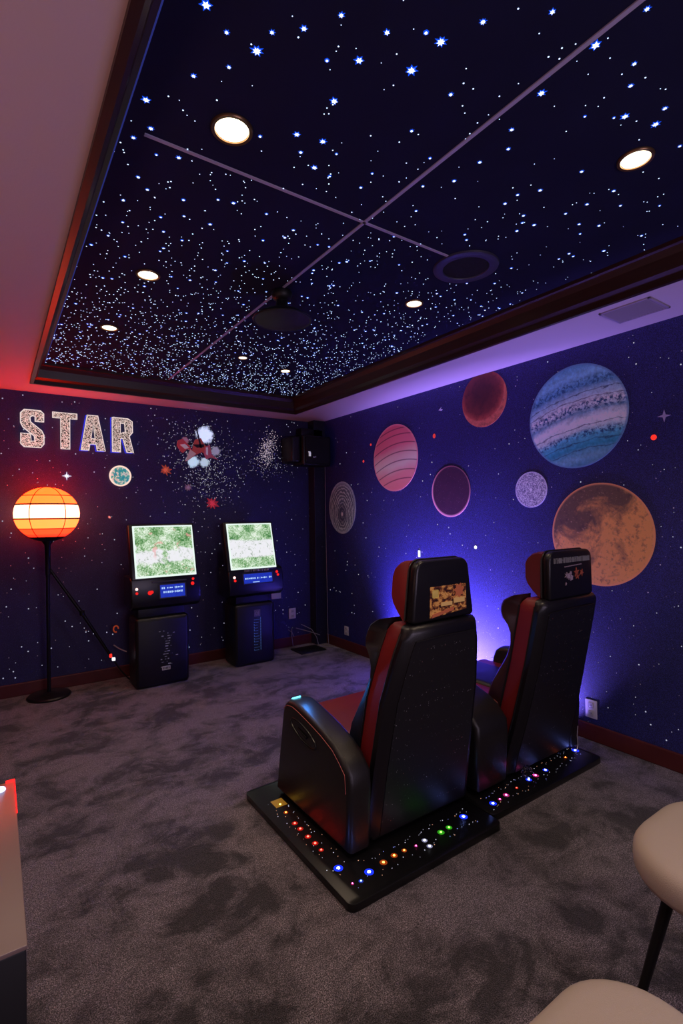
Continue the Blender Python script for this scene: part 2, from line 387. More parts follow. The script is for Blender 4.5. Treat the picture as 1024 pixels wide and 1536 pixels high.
# ------------------------------------------------------------------ wall planets (flat prints on the right wall)
def disc(name, y, z, r, m, label, cat='planet mural', ry=None, x=XR, group='printed planets on the right wall', clipz=None):
    ry = ry or r; bm = bmesh.new(); k = 72; ring = []
    for i in range(k):
        a = 2*PI*i/k; zz = r*math.sin(a)
        if clipz is not None: zz = min(zz, clipz-z)
        ring.append((ry*math.cos(a), zz))
    f = [bm.verts.new((-.004, p[0], p[1])) for p in ring]; g = [bm.verts.new((0, p[0], p[1])) for p in ring]
    bm.faces.new(f)
    for i in range(k): bm.faces.new((f[i], f[(i+1) % k], g[(i+1) % k], g[i]))
    bmesh.ops.recalc_face_normals(bm, faces=bm.faces[:])
    me = bpy.data.meshes.new(name); bm.to_mesh(me); bm.free()
    o = link(name, me, m, None, False); o.location = (x-.0005, y, z); ORG[o.name] = Vector(o.location)
    return tag(o, label, cat, group)
def rim(n, R):
    """distance from the centre, 0..1, of a flat disc lying in its local YZ plane"""
    x, y, z = n.sep(); return n.math('DIVIDE', n.math('SQRT', n.math('ADD', n.math('MULTIPLY', y, y), n.math('MULTIPLY', z, z))), R)
# blue banded giant
n = NT('planet_blue', .6); R = .335
v = n.mapping((1, 1, 1), rot=(math.radians(9), 0, 0)); x, y, z = n.sep(v)
zz = n.math('ADD', n.math('ADD', n.math('MULTIPLY', n.math('DIVIDE', z, R), .5), .5), n.math('MULTIPLY', n.math('MULTIPLY', y, y), .55))
zw = n.math('ADD', zz, n.math('MULTIPLY', n.math('SUBTRACT', n.noise(7, 5, .6, n.mapping((1, 1, 3), vec=v)), .5), .10))
band = n.ramp(zw, [(0, (.06, .26, .42)), (.10, (.16, .42, .55)), (.2, (.03, .32, .46)), (.30, (.12, .55, .68)), (.36, (.62, .78, .78)), (.44, (.85, .90, .88)), (.52, (.20, .42, .55)), (.60, (.80, .86, .85)), (.68, (.38, .60, .70)), (.78, (.10, .34, .55)), (.88, (.22, .56, .74)), (1, (.08, .32, .50))])
spk = n.ramp(n.noise(48, 5, .75), [(.48, 0.), (.56, 1.)])
belt = n.math('ADD', n.ramp(zz, [(.5, 0.), (.54, 1.), (.60, 1.), (.64, 0.)]), n.ramp(zz, [(.26, 0.), (.29, 1.), (.33, 1.), (.36, 0.)]))
belt = n.math('ADD', belt, n.ramp(zz, [(.74, 0.), (.77, .9), (.82, .9), (.86, 0.)]))
c = n.mix(n.math('MULTIPLY', spk, belt), band, (.02, .09, .22))
for p in (.16, .235, .39, .645, .70):
    ln = n.ramp(zw, [(p-.006, 0.), (p-.001, 1.), (p+.001, 1.), (p+.006, 0.)]); c = n.mix(n.math('MULTIPLY', ln, .85), c, (.01, .03, .10))
c = n.mix(1, c, n.ramp(n.noise(30, 5, .8), [(.3, .8), (.7, 1.7)]), 'MULTIPLY')
rr = rim(n, R); c = n.mix(n.ramp(rr, [(.95, 0.), (.985, .8), (1., .8)]), c, (.16, .36, .60)); n.base(c); M['p_blue'] = n.m
disc('planet_decal', 1.808, 2.068, .335, M['p_blue'], 'largest planet print, blue and white banded giant high on right wall')
# orange moon
n = NT('planet_orange', .6); R = .322
x, y, z = n.sep(); bias = n.math('ADD', n.math('MULTIPLY', y, -.42), n.math('MULTIPLY', z, -.36)); d = n.ramp(n.math('ADD', n.noise(4.6, 8, .6, n.mapping((1, 1, 1), (3.1, .4, 1.3)), .5), bias), [(.40, 0.), (.55, 1.)])
c = n.mix(d, (.17, .10, .07), (.95, .42, .13)); c = n.mix(n.ramp(n.noise(30, 6, .7), [(.52, 0.), (.64, .55)]), c, (.10, .05, .06))
c = n.mix(n.ramp(n.noise(70, 4, .8), [(.6, 0.), (.66, .5)]), c, (.95, .55, .35))
rr = rim(n, R); c = n.mix(n.ramp(rr, [(.95, 0.), (.985, .9), (1., .9)]), c, (1., .42, .18)); n.base(c); M['p_or'] = n.m
disc('planet_decal', 1.661, 1.306, .322, M['p_or'], 'large mottled orange moon print behind the far recliner headrest')
# pink striped
n = NT('planet_pink', .6); R = .315
v = n.mapping((1, 1, 1), rot=(math.radians(8), 0, 0)); x, y, z = n.sep(v)
zz = n.math('ADD', n.math('DIVIDE', z, 2*R), .5); bow = n.math('ADD', zz, n.math('MULTIPLY', n.math('MULTIPLY', y, y), .9))
c = n.ramp(n.math('ADD', zz, n.math('MULTIPLY', n.noise(5, 4), .12)), [(0, (1., .25, .20)), (.3, (1., .40, .30)), (.45, (1., .85, .55)), (.58, (1., .68, .45)), (.72, (1., .26, .25)), (1, (.9, .16, .18))])
for p in (.17, .30, .44, .57, .70, .83, .92):
    ln = n.ramp(bow, [(p-.012, 0.), (p-.004, 1.), (p+.003, 1.), (p+.010, 0.)]); c = n.mix(n.math('MULTIPLY', ln, .8), c, (.22, .02, .05))
rr = rim(n, R); c = n.mix(n.ramp(rr, [(.94, 0.), (.98, .8), (1., .8)]), c, (1., .35, .32)); n.base(c); M['p_pink'] = n.m
disc('planet_decal', 3.595, 1.981, .315, M['p_pink'], 'coral pink striped planet print above the grey oval one')
# dark red planet cut by the soffit
n = NT('planet_dark_red', .6); R = .215
v = n.mapping((1, 1, 1)); x, y, z = n.sep(v)
off = n.math('SQRT', n.math('ADD', n.math('MULTIPLY', n.math('ADD', y, -.02), n.math('ADD', y, -.02)), n.math('MULTIPLY', n.math('ADD', z, -.05), n.math('ADD', z, -.05))))
c = n.ramp(n.math('DIVIDE', off, R), [(.3, (.10, .018, .02)), (.75, (.22, .035, .03)), (.95, (.60, .10, .06)), (1.1, (.85, .22, .12))])
c = n.mix(n.ramp(n.noise(22, 6, .7), [(.45, 0.), (.7, .6)]), c, (.05, .01, .015)); n.base(c); M['p_dr'] = n.m
disc('planet_decal', 2.544, 2.325, .213, M['p_dr'], 'dark red planet print cut off by the soffit', clipz=ZS-.003)
# ring planet: dark disc with a bright edge
n = NT('planet_ring', .6); R = .21
x, y, z = n.sep(); rr = rim(n, R)
c = n.mix(n.noise(16, 6, .7), (.028, .008, .035), (.085, .018, .05)); c = n.mix(n.ramp(n.voro(70), [(0, .8), (.12, 0.)]), c, (.6, .4, .6))
c = n.mix(n.ramp(n.math('ADD', rr, n.math('MULTIPLY', n.math('ADD', n.math('MULTIPLY', y, 1), n.math('MULTIPLY', z, -1)), .12)), [(.93, 0.), (.98, .6), (1.02, 1.)]), c, n.mix(n.ramp(n.math('DIVIDE', z, R*2), [(-.4+.5, 1.), (.9, 0.)]), (.5, .08, .10), (1., .45, .45))); n.base(c); M['p_ring'] = n.m
disc('planet_decal', 2.902, 1.632, .212, M['p_ring'], 'dark purple planet print with a thin bright pink edge')
n = NT('planet_speckled', .6); R = .126
rr = rim(n, R); wv = n.math('SINE', n.math('MULTIPLY', rr, 60)); sk = n.ramp(n.noise(110, 3, .8), [(.42, 0.), (.56, 1.)])
c = n.mix(sk, (.16, .15, .28), (.95, .95, 1.)); c = n.mix(n.math('MULTIPLY', n.math('MAXIMUM', wv, 0), .4), c, (.10, .09, .25))
c = n.mix(n.ramp(rr, [(0, 1.), (.06, .9), (.12, 0.)]), c, (1, 1, 1)); c = n.mix(n.ramp(rr, [(.93, 0.), (.98, .9), (1., .9)]), c, (.8, .78, 1.)); n.base(c); M['p_sp'] = n.m
disc('planet_decal', 2.143, 1.609, .126, M['p_sp'], 'small white speckled moon print left of the orange moon')
n = NT('planet_grey', .6); R = .27
x, y, z = n.sep(n.mapping((1, 1, 1), (0, 0, .07))); r2 = n.math('SQRT', n.math('ADD', n.math('MULTIPLY', y, y), n.math('MULTIPLY', n.math('MULTIPLY', z, z), .5)))
wv = n.math('SINE', n.math('ADD', n.math('MULTIPLY', r2, 230), n.math('MULTIPLY', n.noise(14, 4, .7), 14)))
c = n.mix(n.ramp(wv, [(.2, 0.), (.7, 1.)]), (.14, .20, .28), (.60, .78, .80)); rr = rim(n, R)
c = n.mix(n.ramp(r2, [(.05, .7), (.1, 0.)]), c, (.02, .03, .12)); c = n.mix(n.ramp(r2, [(0, 1.), (.012, 1.), (.02, 0.)]), c, (1, 1, 1))
c = n.mix(n.ramp(rr, [(.80, 0.), (.98, .7), (1., .7)]), c, (.45, .58, .72)); n.base(c); M['p_grey'] = n.m
disc('planet_decal', 4.474, 1.529, .283, M['p_grey'], 'grey planet print with fingerprint-like rings next to the corner', ry=.252)

# glowing dots and stars on the right wall
def wall_dot(y, z, r, m, label, ry=None, cat='wall light', group='small glowing points on the right wall', name='wall_star_light'):
    ry = ry or r; bb = MB()
    bb.loft([[(XR-.0005, y+ry*k*math.cos(2*PI*i/20), z+r*k*math.sin(2*PI*i/20)) for i in range(20)] if a == 0 else
             [(XR-a, y+ry*k*math.cos(2*PI*i/20), z+r*k*math.sin(2*PI*i/20)) for i in range(20)] for a, k in ((0, 1), (.003, .9), (.005, .5))])
    o = bb.build(name, m, origin=(XR, y, z)); return tag(o, label, cat, group)
M['red_glow'] = glow('red_point', (1, .03, .02), 1.3, False); M['red_soft'] = glow('red_dim', (.8, .05, .06), .7, False); M['white_glow'] = glow('white_point', (.85, .88, 1), 1.6, False)
n = NT('red_blur', .6); rr = rim(n, .045); n.base(n.mix(0, (.75, .03, .06), (0, 0, 0))); n.alpha(n.ramp(rr, [(.15, 1.), (.55, .45), (1., 0.)])); M['red_blur'] = n.m
wall_dot(1.341, 1.869, .016, M['red_glow'], 'bright red glowing point right of the blue planet')
wall_dot(3.079, 2.116, .020, M['red_soft'], 'red glowing point right of the pink striped planet', .016)
wall_dot(3.958, 2.150, .012, M['red_soft'], 'small red glowing point above left of the pink planet')
wall_dot(4.083, 1.995, .014, M['red_soft'], 'lower small red glowing point left of the pink planet')
wall_dot(2.648, 1.181, .014, M['white_glow'], 'round white glowing point between the two headrests')
wall_dot(2.406, .714, .010, M['white_glow'], 'small white point low between the two recliners')
t = tag(MB().box(XR-.008, XR, 3.27, 3.295, 1.065, 1.125, .004).build('wall_marker_light', M['white_glow'], origin=(XR, 3.28, 1.09)), 'short upright white light bar just above the near headrest', 'wall light')
def star_poly(cx, cz, R, r, k, rot=0, jit=0, rd=None):
    pts = []
    for i in range(2*k):
        a = rot+PI*i/k; q = R if i % 2 == 0 else r
        if jit: q *= 1+jit*(rd.random()-.5)
        pts.append((cx+q*math.cos(a), cz+q*math.sin(a)))
    return pts
t = tag(MB().prism(star_poly(1.284, 1.982, .035, .010, 4, PI/2), 0, XR-.004, XR).build('wall_star_decal', mat('pale_violet', (.5, .45, .75), .5), origin=(XR, 1.284, 1.982), smooth=False), 'pale violet four-pointed star high right of the blue planet', 'star decal')
t = tag(MB().prism([(3.02, 2.325), (2.99, 2.345), (3.0, 2.33), (2.975, 2.325), (2.995, 2.318)], 0, XR-.004, XR).build('wall_star_decal', mat('white_print', (.8, .8, .9), .5), origin=(XR, 3.0, 2.33), smooth=False), 'tiny white dart-shaped mark above the red glowing point by the pink planet', 'star decal')
# fibre points over the two papered walls
for nm, axis, cnt, seed, lab in (('right', 0, 520, 5, 'countless tiny white points scattered over the right wall'), ('back', 1, 380, 9, 'countless tiny white points scattered over the back wall')):
    rd = random.Random(seed); bm = bmesh.new()
    for _ in range(cnt):
        a = rd.uniform(.4, 4.75) if axis == 0 else rd.uniform(-.2, 2.9); z = rd.uniform(.15, 2.5)
        if axis == 0 and a > 2.2 and rd.random() < .5: continue
        if axis == 0 and any((a-p)**2+(z-q)**2 < r*r for p, q, r in ((1.808, 2.068, .34), (1.661, 1.306, .33), (3.595, 1.98, .32), (2.544, 2.33, .22), (2.9, 1.63, .22), (2.14, 1.61, .13), (4.474, 1.53, .29))): continue
        r = rd.choice((.0018, .0022, .003, .003, .0045)) if axis == 0 else rd.choice((.003, .004, .0055))
        if axis == 0 and a > 2.4: r *= 1.3
        q = [(r*math.cos(t*PI/3), r*math.sin(t*PI/3)) for t in range(6)]
        vs = [bm.verts.new((XR-.0015, a+u, z+w) if axis == 0 else (a+u, YB-.0015, z+w)) for u, w in q]; f = bm.faces.new(vs)
    me = bpy.data.meshes.new('wall_star_points'); bm.to_mesh(me); bm.free()
    o = link('wall_star_points', me, glow('wall_fibre_'+nm, (.70, .72, .95), .55, False), None, False); tag(o, lab, 'star points', None, 'stuff')

# ------------------------------------------------------------------ back wall: letters
def curve_mesh(splines, ext, bev, fill=True):
    cu = bpy.data.curves.new('c', 'CURVE'); cu.dimensions = '2D' if fill else '3D'
    if fill: cu.fill_mode = 'BOTH'
    cu.extrude = ext; cu.bevel_depth = bev; cu.bevel_resolution = 1
    for sp in splines:
        s = cu.splines.new('POLY'); s.points.add(len(sp)-1)
        for p, q in zip(s.points, sp): p.co = (q[0], q[1], 0, 1)
        s.use_cyclic_u = True
    o = bpy.data.objects.new('c', cu); COL.objects.link(o)
    dg = bpy.context.evaluated_depsgraph_get(); me = bpy.data.meshes.new_from_object(o.evaluated_get(dg))
    bpy.data.objects.remove(o); return me
GL = {'S': [[(1, .70), (1, .92), (.86, 1), (.16, 1), (.0, .9), (.0, .64), (.10, .52), (.58, .30), (.60, .17), (.44, .16), (.42, .36), (0, .36), (0, .08), (.14, 0), (.86, 0), (1, .10), (1, .34), (.90, .46), (.42, .68), (.40, .80), (.50, .85), (.62, .84), (.62, .70)]],
      'T': [[(0, 1), (1, 1), (1, .85), (.70, .85), (.69, 0), (.32, 0), (.32, .85), (0, .85)]],
      'A': [[(.26, 1), (.70, 1), (1, 0), (.66, 0), (.62, .18), (.36, .18), (.32, 0), (0, 0)], [(.41, .34), (.58, .34), (.50, .76)]],
      'R': [[(0, 1), (.74, 1), (.95, .92), (.96, .60), (.80, .48), (1, 0), (.68, 0), (.50, .40), (.38, .40), (.38, 0), (0, 0)], [(.38, .85), (.58, .85), (.62, .60), (.38, .55)]]}
n = NT('rhinestone', .25); vv = n.voro(210, 'Color'); n.base(n.ramp(vv, [(0, (.05, .035, .03)), (.45, (.25, .19, .16)), (.6, (.75, .66, .58)), (.8, (.95, .88, .8))], 'CONSTANT')); n.b.inputs['Metallic'].default_value = .5
n.emit(n.ramp(vv, [(.46, (0., 0., 0.)), (.52, (1., .82, .72))]), .6); M['rhine'] = n.m
M['rope'] = glow('letter_rope_light', (1, .80, .78), .85); M['rope_blue'] = glow('letter_back_light', (.05, .05, 1), .8)
for ch, x0, w, extra in (('S', .188, .165, 'leftmost letter S'), ('T', .418, .185, 'letter T'), ('A', .632, .195, 'letter A'), ('R', .886, .18, 'rightmost letter R')):
    z0, h = 2.052, .31
    sp = [[(p[0]*w, p[1]*h) for p in s] for s in GL[ch]]
    lab = {'S': 'rhinestone wall letter S with pale lit outline', 'T': 'rhinestone wall letter T with pale lit outline', 'A': 'rhinestone wall letter A with pale outline and blue backlight', 'R': 'rhinestone wall letter R with pale outline and blue backlight'}[ch]
    t = root('wall_letter', (x0, YB, z0), lab, 'letter', 'lit letters on the back wall')
    rot = Matrix.Rotation(PI/2, 4, 'X')
    me = curve_mesh(sp, .014, 0); me.transform(Matrix.Translation((0, -.02, 0)) @ rot); o = link('letter_face', me, M['rhine'], t, False); ORG[o.name] = Vector((x0, YB, z0))
    me = curve_mesh(sp, 0, .0042, False); me.transform(Matrix.Translation((0, -.034, 0)) @ rot); link('outline_light', me, M['rope'], t)
    if ch in 'AR':
        me = curve_mesh([[(p[0]*w-.008, p[1]*h-.002) for p in GL[ch][0]]], 0, .005, False); me.transform(Matrix.Translation((0, -.006, 0)) @ rot); link('back_light', me, M['rope_blue'], t)
# small globe ornament
t = root('globe_ornament', (.954, YB, 1.836), 'small lit blue-green globe ornament under the letter R', 'wall ornament')
n = NT('globe_sea', .4); c = n.ramp(n.noise(30, 5, .7), [(.42, (.02, .22, .30)), (.5, (.05, .35, .25)), (.56, (.6, .6, .55)), (.7, (.05, .08, .12))]); n.base(c); n.emit(c, .8)
MB().lathe([(0, .03), (.05, .026), (.08, .012), (.084, 0)], (0, 0, 0), 40, mtx=Matrix.Translation((.954, YB-.002, 1.836)) @ Matrix.Rotation(PI/2, 4, 'X')).build('globe_face', n.m, t)
MB().tube([(.954+.088*math.cos(a), YB-.012, 1.836+.088*math.sin(a)) for a in [2*PI*i/40 for i in range(40)]], .007, 8, True).build('light_ring', glow('ring_light', (1, .66, .55), 1.1), t)
# four-point spark and star decals
tag(MB().prism(star_poly(.523, 1.822, .038, .006, 4, PI/2), 1, YB-.006, YB).prism(star_poly(.523, 1.822, .022, .005, 4, PI/4), 1, YB-.005, YB).build('wall_spark_light', M['white_glow'], origin=(.523, YB, 1.822), smooth=False), 'white cross-shaped spark above the glowing globe lamp', 'star decal')
def fuzzy(name, cx, cz, R, col, lab, seed, k=9, em=.0):
    rd = random.Random(seed); t = root(name, (cx, YB, cz), lab, 'star decal', 'painted stars on the back wall')
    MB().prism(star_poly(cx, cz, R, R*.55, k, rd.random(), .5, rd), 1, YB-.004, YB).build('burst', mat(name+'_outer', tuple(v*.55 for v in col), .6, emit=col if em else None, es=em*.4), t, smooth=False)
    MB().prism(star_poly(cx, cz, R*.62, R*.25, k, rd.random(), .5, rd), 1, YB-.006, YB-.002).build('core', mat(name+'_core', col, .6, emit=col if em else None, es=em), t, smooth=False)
fuzzy('painted_star', 1.361, 1.907, .055, (.85, .16, .08), 'orange-red ragged star left below the spaceship mural', 1, em=.35)
fuzzy('painted_star', 1.82, 1.587, .068, (.85, .05, .10), 'crimson ragged star low below the spaceship mural', 2, em=.35)
fuzzy('painted_star', 1.578, 1.744, .042, (.62, .42, .60), 'small mauve ragged star between orange and crimson ones', 3, em=.1)
fuzzy('painted_star', .86, 1.46, .015, (.9, .4, .35), 'tiny pink star right of the glowing globe lamp', 4, em=.6)
# spaceship mural: cloud discs, hull pieces, dust
t = root('spaceship_mural', (1.67, YB, 2.12), 'painted red and white spaceship among white puffs on back wall', 'mural')
def cloud_mat(name, R, col, es):
    n = NT(name, .7); x, y, z = n.sep(); rr = n.math('DIVIDE', n.math('SQRT', n.math('ADD', n.math('MULTIPLY', x, x), n.math('MULTIPLY', z, z))), R)
    a = n.math('SUBTRACT', n.math('ADD', n.math('MULTIPLY', n.noise(28, 6, .7), 1.3), .35), n.math('MULTIPLY', rr, 1.15))
    n.alpha(n.ramp(a, [(.12, 0.), (.45, 1.)])); n.b.inputs['Base Color'].default_value = (*col, 1); n.emit(col, es); return n.m
def puff(cx, cz, R, col, es, parent, name='glow_puff', dy=.002):
    bm = bmesh.new(); bm.faces.new([bm.verts.new((R*math.cos(2*PI*i/32), 0, R*math.sin(2*PI*i/32))) for i in range(32)][::-1])
    me = bpy.data.meshes.new(name); bm.to_mesh(me); bm.free(); o = link(name, me, cloud_mat(name, R, col, es), parent, False)
    o.location = Vector((cx, YB-dy, cz)) - ORG[parent.name]
puff(1.755, 2.275, .125, (.62, .72, 1), .95, t); puff(1.63, 2.00, .085, (.5, .70, .85), .8, t, dy=.0025); puff(1.745, 2.0, .07, (.5, .66, .78), .7, t, dy=.003)
puff(1.86, 2.12, .07, (.55, .55, .75), .25, t, dy=.0035); puff(1.55, 2.20, .06, (.5, .25, .35), .2, t, dy=.0035)
def hull(pts, col, name, y=.006, es=.12):
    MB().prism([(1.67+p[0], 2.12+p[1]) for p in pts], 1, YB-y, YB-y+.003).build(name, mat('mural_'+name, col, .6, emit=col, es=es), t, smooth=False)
hull([(-.20, .03), (-.19, .08), (-.14, .10), (-.07, .03), (-.05, -.01), (-.10, .0), (-.14, -.04), (-.17, -.02)], (.62, .07, .09), 'wing', .006)
hull([(-.17, .04), (-.12, .05), (-.08, .015), (-.12, .0)], (.85, .75, .8), 'wing_stripe', .009)
hull([(-.02, .10), (.04, .12), (.08, .05), (.13, .03), (.10, -.05), (.05, -.02), (-.01, -.05), (-.09, -.11), (-.05, -.02), (-.04, .05)], (.6, .09, .08), 'fuselage', .008)
hull([(-.07, -.0), (-.01, -.04), (-.09, -.11), (-.12, -.12)], (.75, .5, .5), 'keel', .010)
hull([(-.04, .05), (.07, .06), (.07, .03), (.0, .02), (-.08, .07), (-.10, .05)], (.03, .02, .03), 'canopy_glass', .012, 0)
hull([(.08, .03), (.13, .06), (.15, -.04), (.22, -.09), (.14, -.07), (.09, -.09), (.07, -.04)], (.55, .12, .2), 'tail_fin', .010)
hull([(.09, .03), (.11, .03), (.11, -.05), (.09, -.04)], (.85, .8, .9), 'tail_stripe', .013)
hull([(-.01, .22), (0, .22), (.05, .02), (.03, .02)], (.02, .02, .05), 'mast', .012, 0)
def dust(cx, cz, sx, sz, cnt, seed, lab, rmax=.0045, col=(.8, .78, .95), es=.5, slope=0, par=None):
    rd = random.Random(seed); bm = bmesh.new()
    for _ in range(cnt):
        u = rd.gauss(0, sx); w = rd.gauss(0, sz)+slope*u; r = rd.uniform(.0012, rmax)
        if cz+w > ZS-.01: continue
        bm.faces.new([bm.verts.new((cx+u+r*math.cos(k*PI/3+.3), YB-.0018, cz+w+r*math.sin(k*PI/3+.3))) for k in range(6)])
    me = bpy.data.meshes.new('dust'); bm.to_mesh(me); bm.free(); o = link('star_dust_mural', me, glow('dust_%d' % seed, col, es, False), None, False)
    if par:
        o.parent = par; o.location = -ORG[par.name]; o['kind'] = 'stuff'
    else: tag(o, lab, 'star dust', None, 'stuff')
dust(1.70, 2.08, .19, .17, 620, 21, 'fine white star dust sprayed around the spaceship mural', slope=-.2, par=t)
dust(1.78, 1.80, .15, .14, 260, 22, 'sparse white star dust trailing below the spaceship mural', par=t)
dust(2.45, 2.18, .055, .085, 420, 23, 'dense pinkish white dust cluster left of the corner speaker', .005, (.9, .7, .85), .6, slope=.7)
dust(2.46, 2.02, .15, .08, 200, 24, 'thin scattered dust below the pinkish cluster by the speaker', .004, (.75, .72, .9), .5)

# ------------------------------------------------------------------ corner speaker
t = root('wall_speaker', (2.87, 4.7, 2.15), 'large black box speaker mounted high in the room corner', 'speaker')
MB().box(2.715, 3.07, 4.62, 4.84, 1.99, 2.315, .02, 3).build('cabinet', M['black'], t)
MB().box(2.735, 3.05, 4.607, 4.622, 2.01, 2.295, .012, 3).build('front_grille', M['grille'], t)
MB().box(2.60, 2.71, 4.66, 4.90, 2.02, 2.30, .02, 3).build('side_horn', M['black'], t)
MB().box(2.80, 3.08, 4.80, 4.92, 2.315, 2.42, .008).build('mount_bracket', M['metal_black'], t)
MB().box(2.775, 2.80, 4.602, 4.608, 2.085, 2.125).box(2.77, 2.795, 4.602, 4.608, 2.125, 2.135).build('badge', mat('badge_white', (.8, .8, .85), .4, emit=(.8, .8, .85), es=.35), t)
MB().box(2.83, 2.85, 4.603, 4.608, 2.07, 2.085).box(2.855, 2.865, 4.603, 4.608, 2.075, 2.09).build('badge_mark', mat('badge_grey', (.45, .45, .5), .4), t)
tag(MB().tube([(3.098, 4.79, 2.0), (3.098, 4.79, 1.2), (3.1, 4.785, .55), (3.09, 4.77, .30), (3.075, 4.74, .11), (3.07, 4.72, .004)], .0035, 6).build('speaker_cable', M['cable']), 'thin grey cable running down the corner below the speaker', 'cable')

# ------------------------------------------------------------------ outlets and small wall items
def outlet(axis, a, z, lab, w=.075, h=.115):
    if axis == 1:
        t = root('wall_outlet', (a, YB, z), lab, 'power outlet')
        MB().box(a-w/2, a+w/2, YB-.008, YB, z-h/2, z+h/2, .003).build('cover_plate', M['plate'], t)
        for s in (-1, 1): MB().box(a-.016, a+.016, YB-.0105, YB-.007, z+s*.026-.016, z+s*.026+.016, .004).build('socket', M['slot'] if 0 else mat('socket_white', (.5, .48, .54), .4), t)
        for q in ((a-.004, a-.002, YB-.0115, YB-.0095, z-.03, z-.02), (a+.004, a+.006, YB-.0115, YB-.0095, z-.03, z-.02), (a-.004, a-.002, YB-.0115, YB-.0095, z+.02, z+.03), (a+.004, a+.006, YB-.0115, YB-.0095, z+.02, z+.03)): MB().box(*q).build('socket_slot', M['slot'], t)
    else:
        t = root('wall_outlet', (XR, a, z), lab, 'power outlet')
        MB().box(XR-.008, XR, a-w/2, a+w/2, z-h/2, z+h/2, .003).build('cover_plate', M['plate'], t)
        for s in (-1, 1): MB().box(XR-.0105, XR-.007, a-.016, a+.016, z+s*.026-.016, z+s*.026+.016, .004).build('socket', mat('socket_white', (.5, .48, .54), .4), t)
        for q in ((XR-.0115, XR-.0095, a-.004, a-.002, z-.03, z-.02), (XR-.0115, XR-.0095, a+.004, a+.006, z-.03, z-.02), (XR-.0115, XR-.0095, a-.004, a-.002, z+.02, z+.03), (XR-.0115, XR-.0095, a+.004, a+.006, z+.02, z+.03)): MB().box(*q).build('socket_slot', M['slot'], t)
outlet(1, 2.725, .361, 'white outlet on back wall right of the arcade machines', .085, .115)
outlet(0, 4.423, .205, 'small white outlet low on right wall near the corner', .075, .095)
outlet(0, 1.734, .197, 'white outlet on right wall beside the far recliner', .075, .115)
tag(MB().box(2.47, 2.585, YB-.01, YB, .545, .625, .003).build('wall_plate', M['plate'], origin=(2.53, YB, .585)), 'blank white plate beside the right arcade machine', 'wall plate')
tag(MB().box(2.62, 2.93, 4.55, 4.79, 0, .012, .004).build('floor_register', M['black']), 'flat black floor register in the far room corner', 'floor vent')
# wire tangles in the corner
def wires(name, lab, paths, m=None, r=.004):
    bb = MB()
    for p in paths: bb.tube(p, r, 6)
    tag(bb.build(name, m or M['cable']), lab, 'cable')
wires('loose_wire', 'loose pale wires by the corner above the black register', [[(2.75, 4.89, .20), (2.84, 4.85, .17), (2.90, 4.77, .15), (2.97, 4.74, .12)], [(2.80, 4.86, .24), (2.88, 4.77, .19), (2.93, 4.75, .10), (2.94, 4.72, .008)], [(2.94, 4.72, .008), (3.0, 4.62, .006), (3.06, 4.50, .006)]])
wires('loose_wire', 'small white plug lead hanging under the back wall outlet', [[(2.66, 4.905, .19), (2.70, 4.895, .16), (2.72, 4.89, .11)], [(2.70, 4.90, .2), (2.695, 4.89, .12), (2.71, 4.89, .004)]])

# ------------------------------------------------------------------ globe floor lamp
t = root('floor_lamp', (.355, 4.755, 0), 'black pole floor lamp with a glowing orange banded globe shade', 'lamp')
cx, cy, cz = .355, 4.68, 1.492
n = NT('globe_shade', .4); x, y, z = n.sep()
zr = n.math('ADD', n.math('MULTIPLY', z, 1.85), .5)     # local z: -0.216..0.216
bands = n.ramp(zr, [(0, (1., .010, .003)), (.2, (1., .016, .003)), (.285, (1., .07, .012)), (.43, (1., .20, .10)), (.64, (1., .05, .006)), (.77, (1., .013, .0012)), (.88, (1., .0085, .001))], 'CONSTANT')
stren = n.ramp(zr, [(0, .6), (.2, .75), (.285, .8), (.43, 1.), (.64, .8), (.77, 2.6), (.88, 2.8)], 'CONSTANT')
n.emit(bands, n.math('MULTIPLY', stren, 10.0)); n.b.inputs['Base Color'].default_value = (.8, .3, .1, 1); M['shade'] = n.m
R, H = .232, .216
o = MB().lathe([(R*math.cos(a), H*math.sin(a)) for a in [-PI/2+PI*i/28 for i in range(29)]], (cx, cy, cz), 56).build('lamp_shade', M['shade'], t)
for v in o.data.vertices: v.co -= Vector((cx, cy, cz))-Vector((.355, 4.755, 0))
o.location = Vector((cx, cy, cz))-Vector((.355, 4.755, 0))
fr = MB()
def ringat(h):
    rr = R*math.sqrt(max(0, 1-(h/H)**2))+.002
    return [(cx+rr*math.cos(a), cy+rr*math.sin(a), cz+h) for a in [2*PI*i/48 for i in range(48)]]
for h, r in ((.146, .0035), (.076, .006), (-.038, .006), (-.116, .0035)): fr.tube(ringat(h), r, 6, True)
for az in (-125, -62, 55, 130):
    a0 = math.radians(az); fr.tube([(cx+(R+.002)*math.cos(e)*math.cos(a0), cy+(R+.002)*math.cos(e)*math.sin(a0), cz+(H+.002)*math.sin(e)) for e in [-PI/2+PI*i/24 for i in range(25)]], .0028, 6)
fr.build('wire_frame', mat('frame_dark_red', (.05, .008, .005), .5), t)
MB().lathe([(R*1.02*math.cos(a), H*1.03*math.sin(a)) for a in [-PI/2+.62*i/8 for i in range(9)]], (cx, cy, cz), 40).build('cup', M['metal_black'], t)
MB().lathe([(.018, 1.0), (.022, 1.24), (.05, 1.285), (.05, 1.30), (0, 1.30)], (cx, cy, 0), 20).build('socket', M['metal_black'], t)
MB().tube([(.36, 4.755, .02), (.358, 4.74, .6), (cx, cy, 1.26)], .014, 12).build('pole', M['metal_black'], t)
MB().lathe([(0, 0), (.158, 0), (.16, .012), (.15, .022), (.05, .03), (.03, .04), (0, .04)], (.36, 4.755, 0), 48).build('base', M['metal_black'], t)
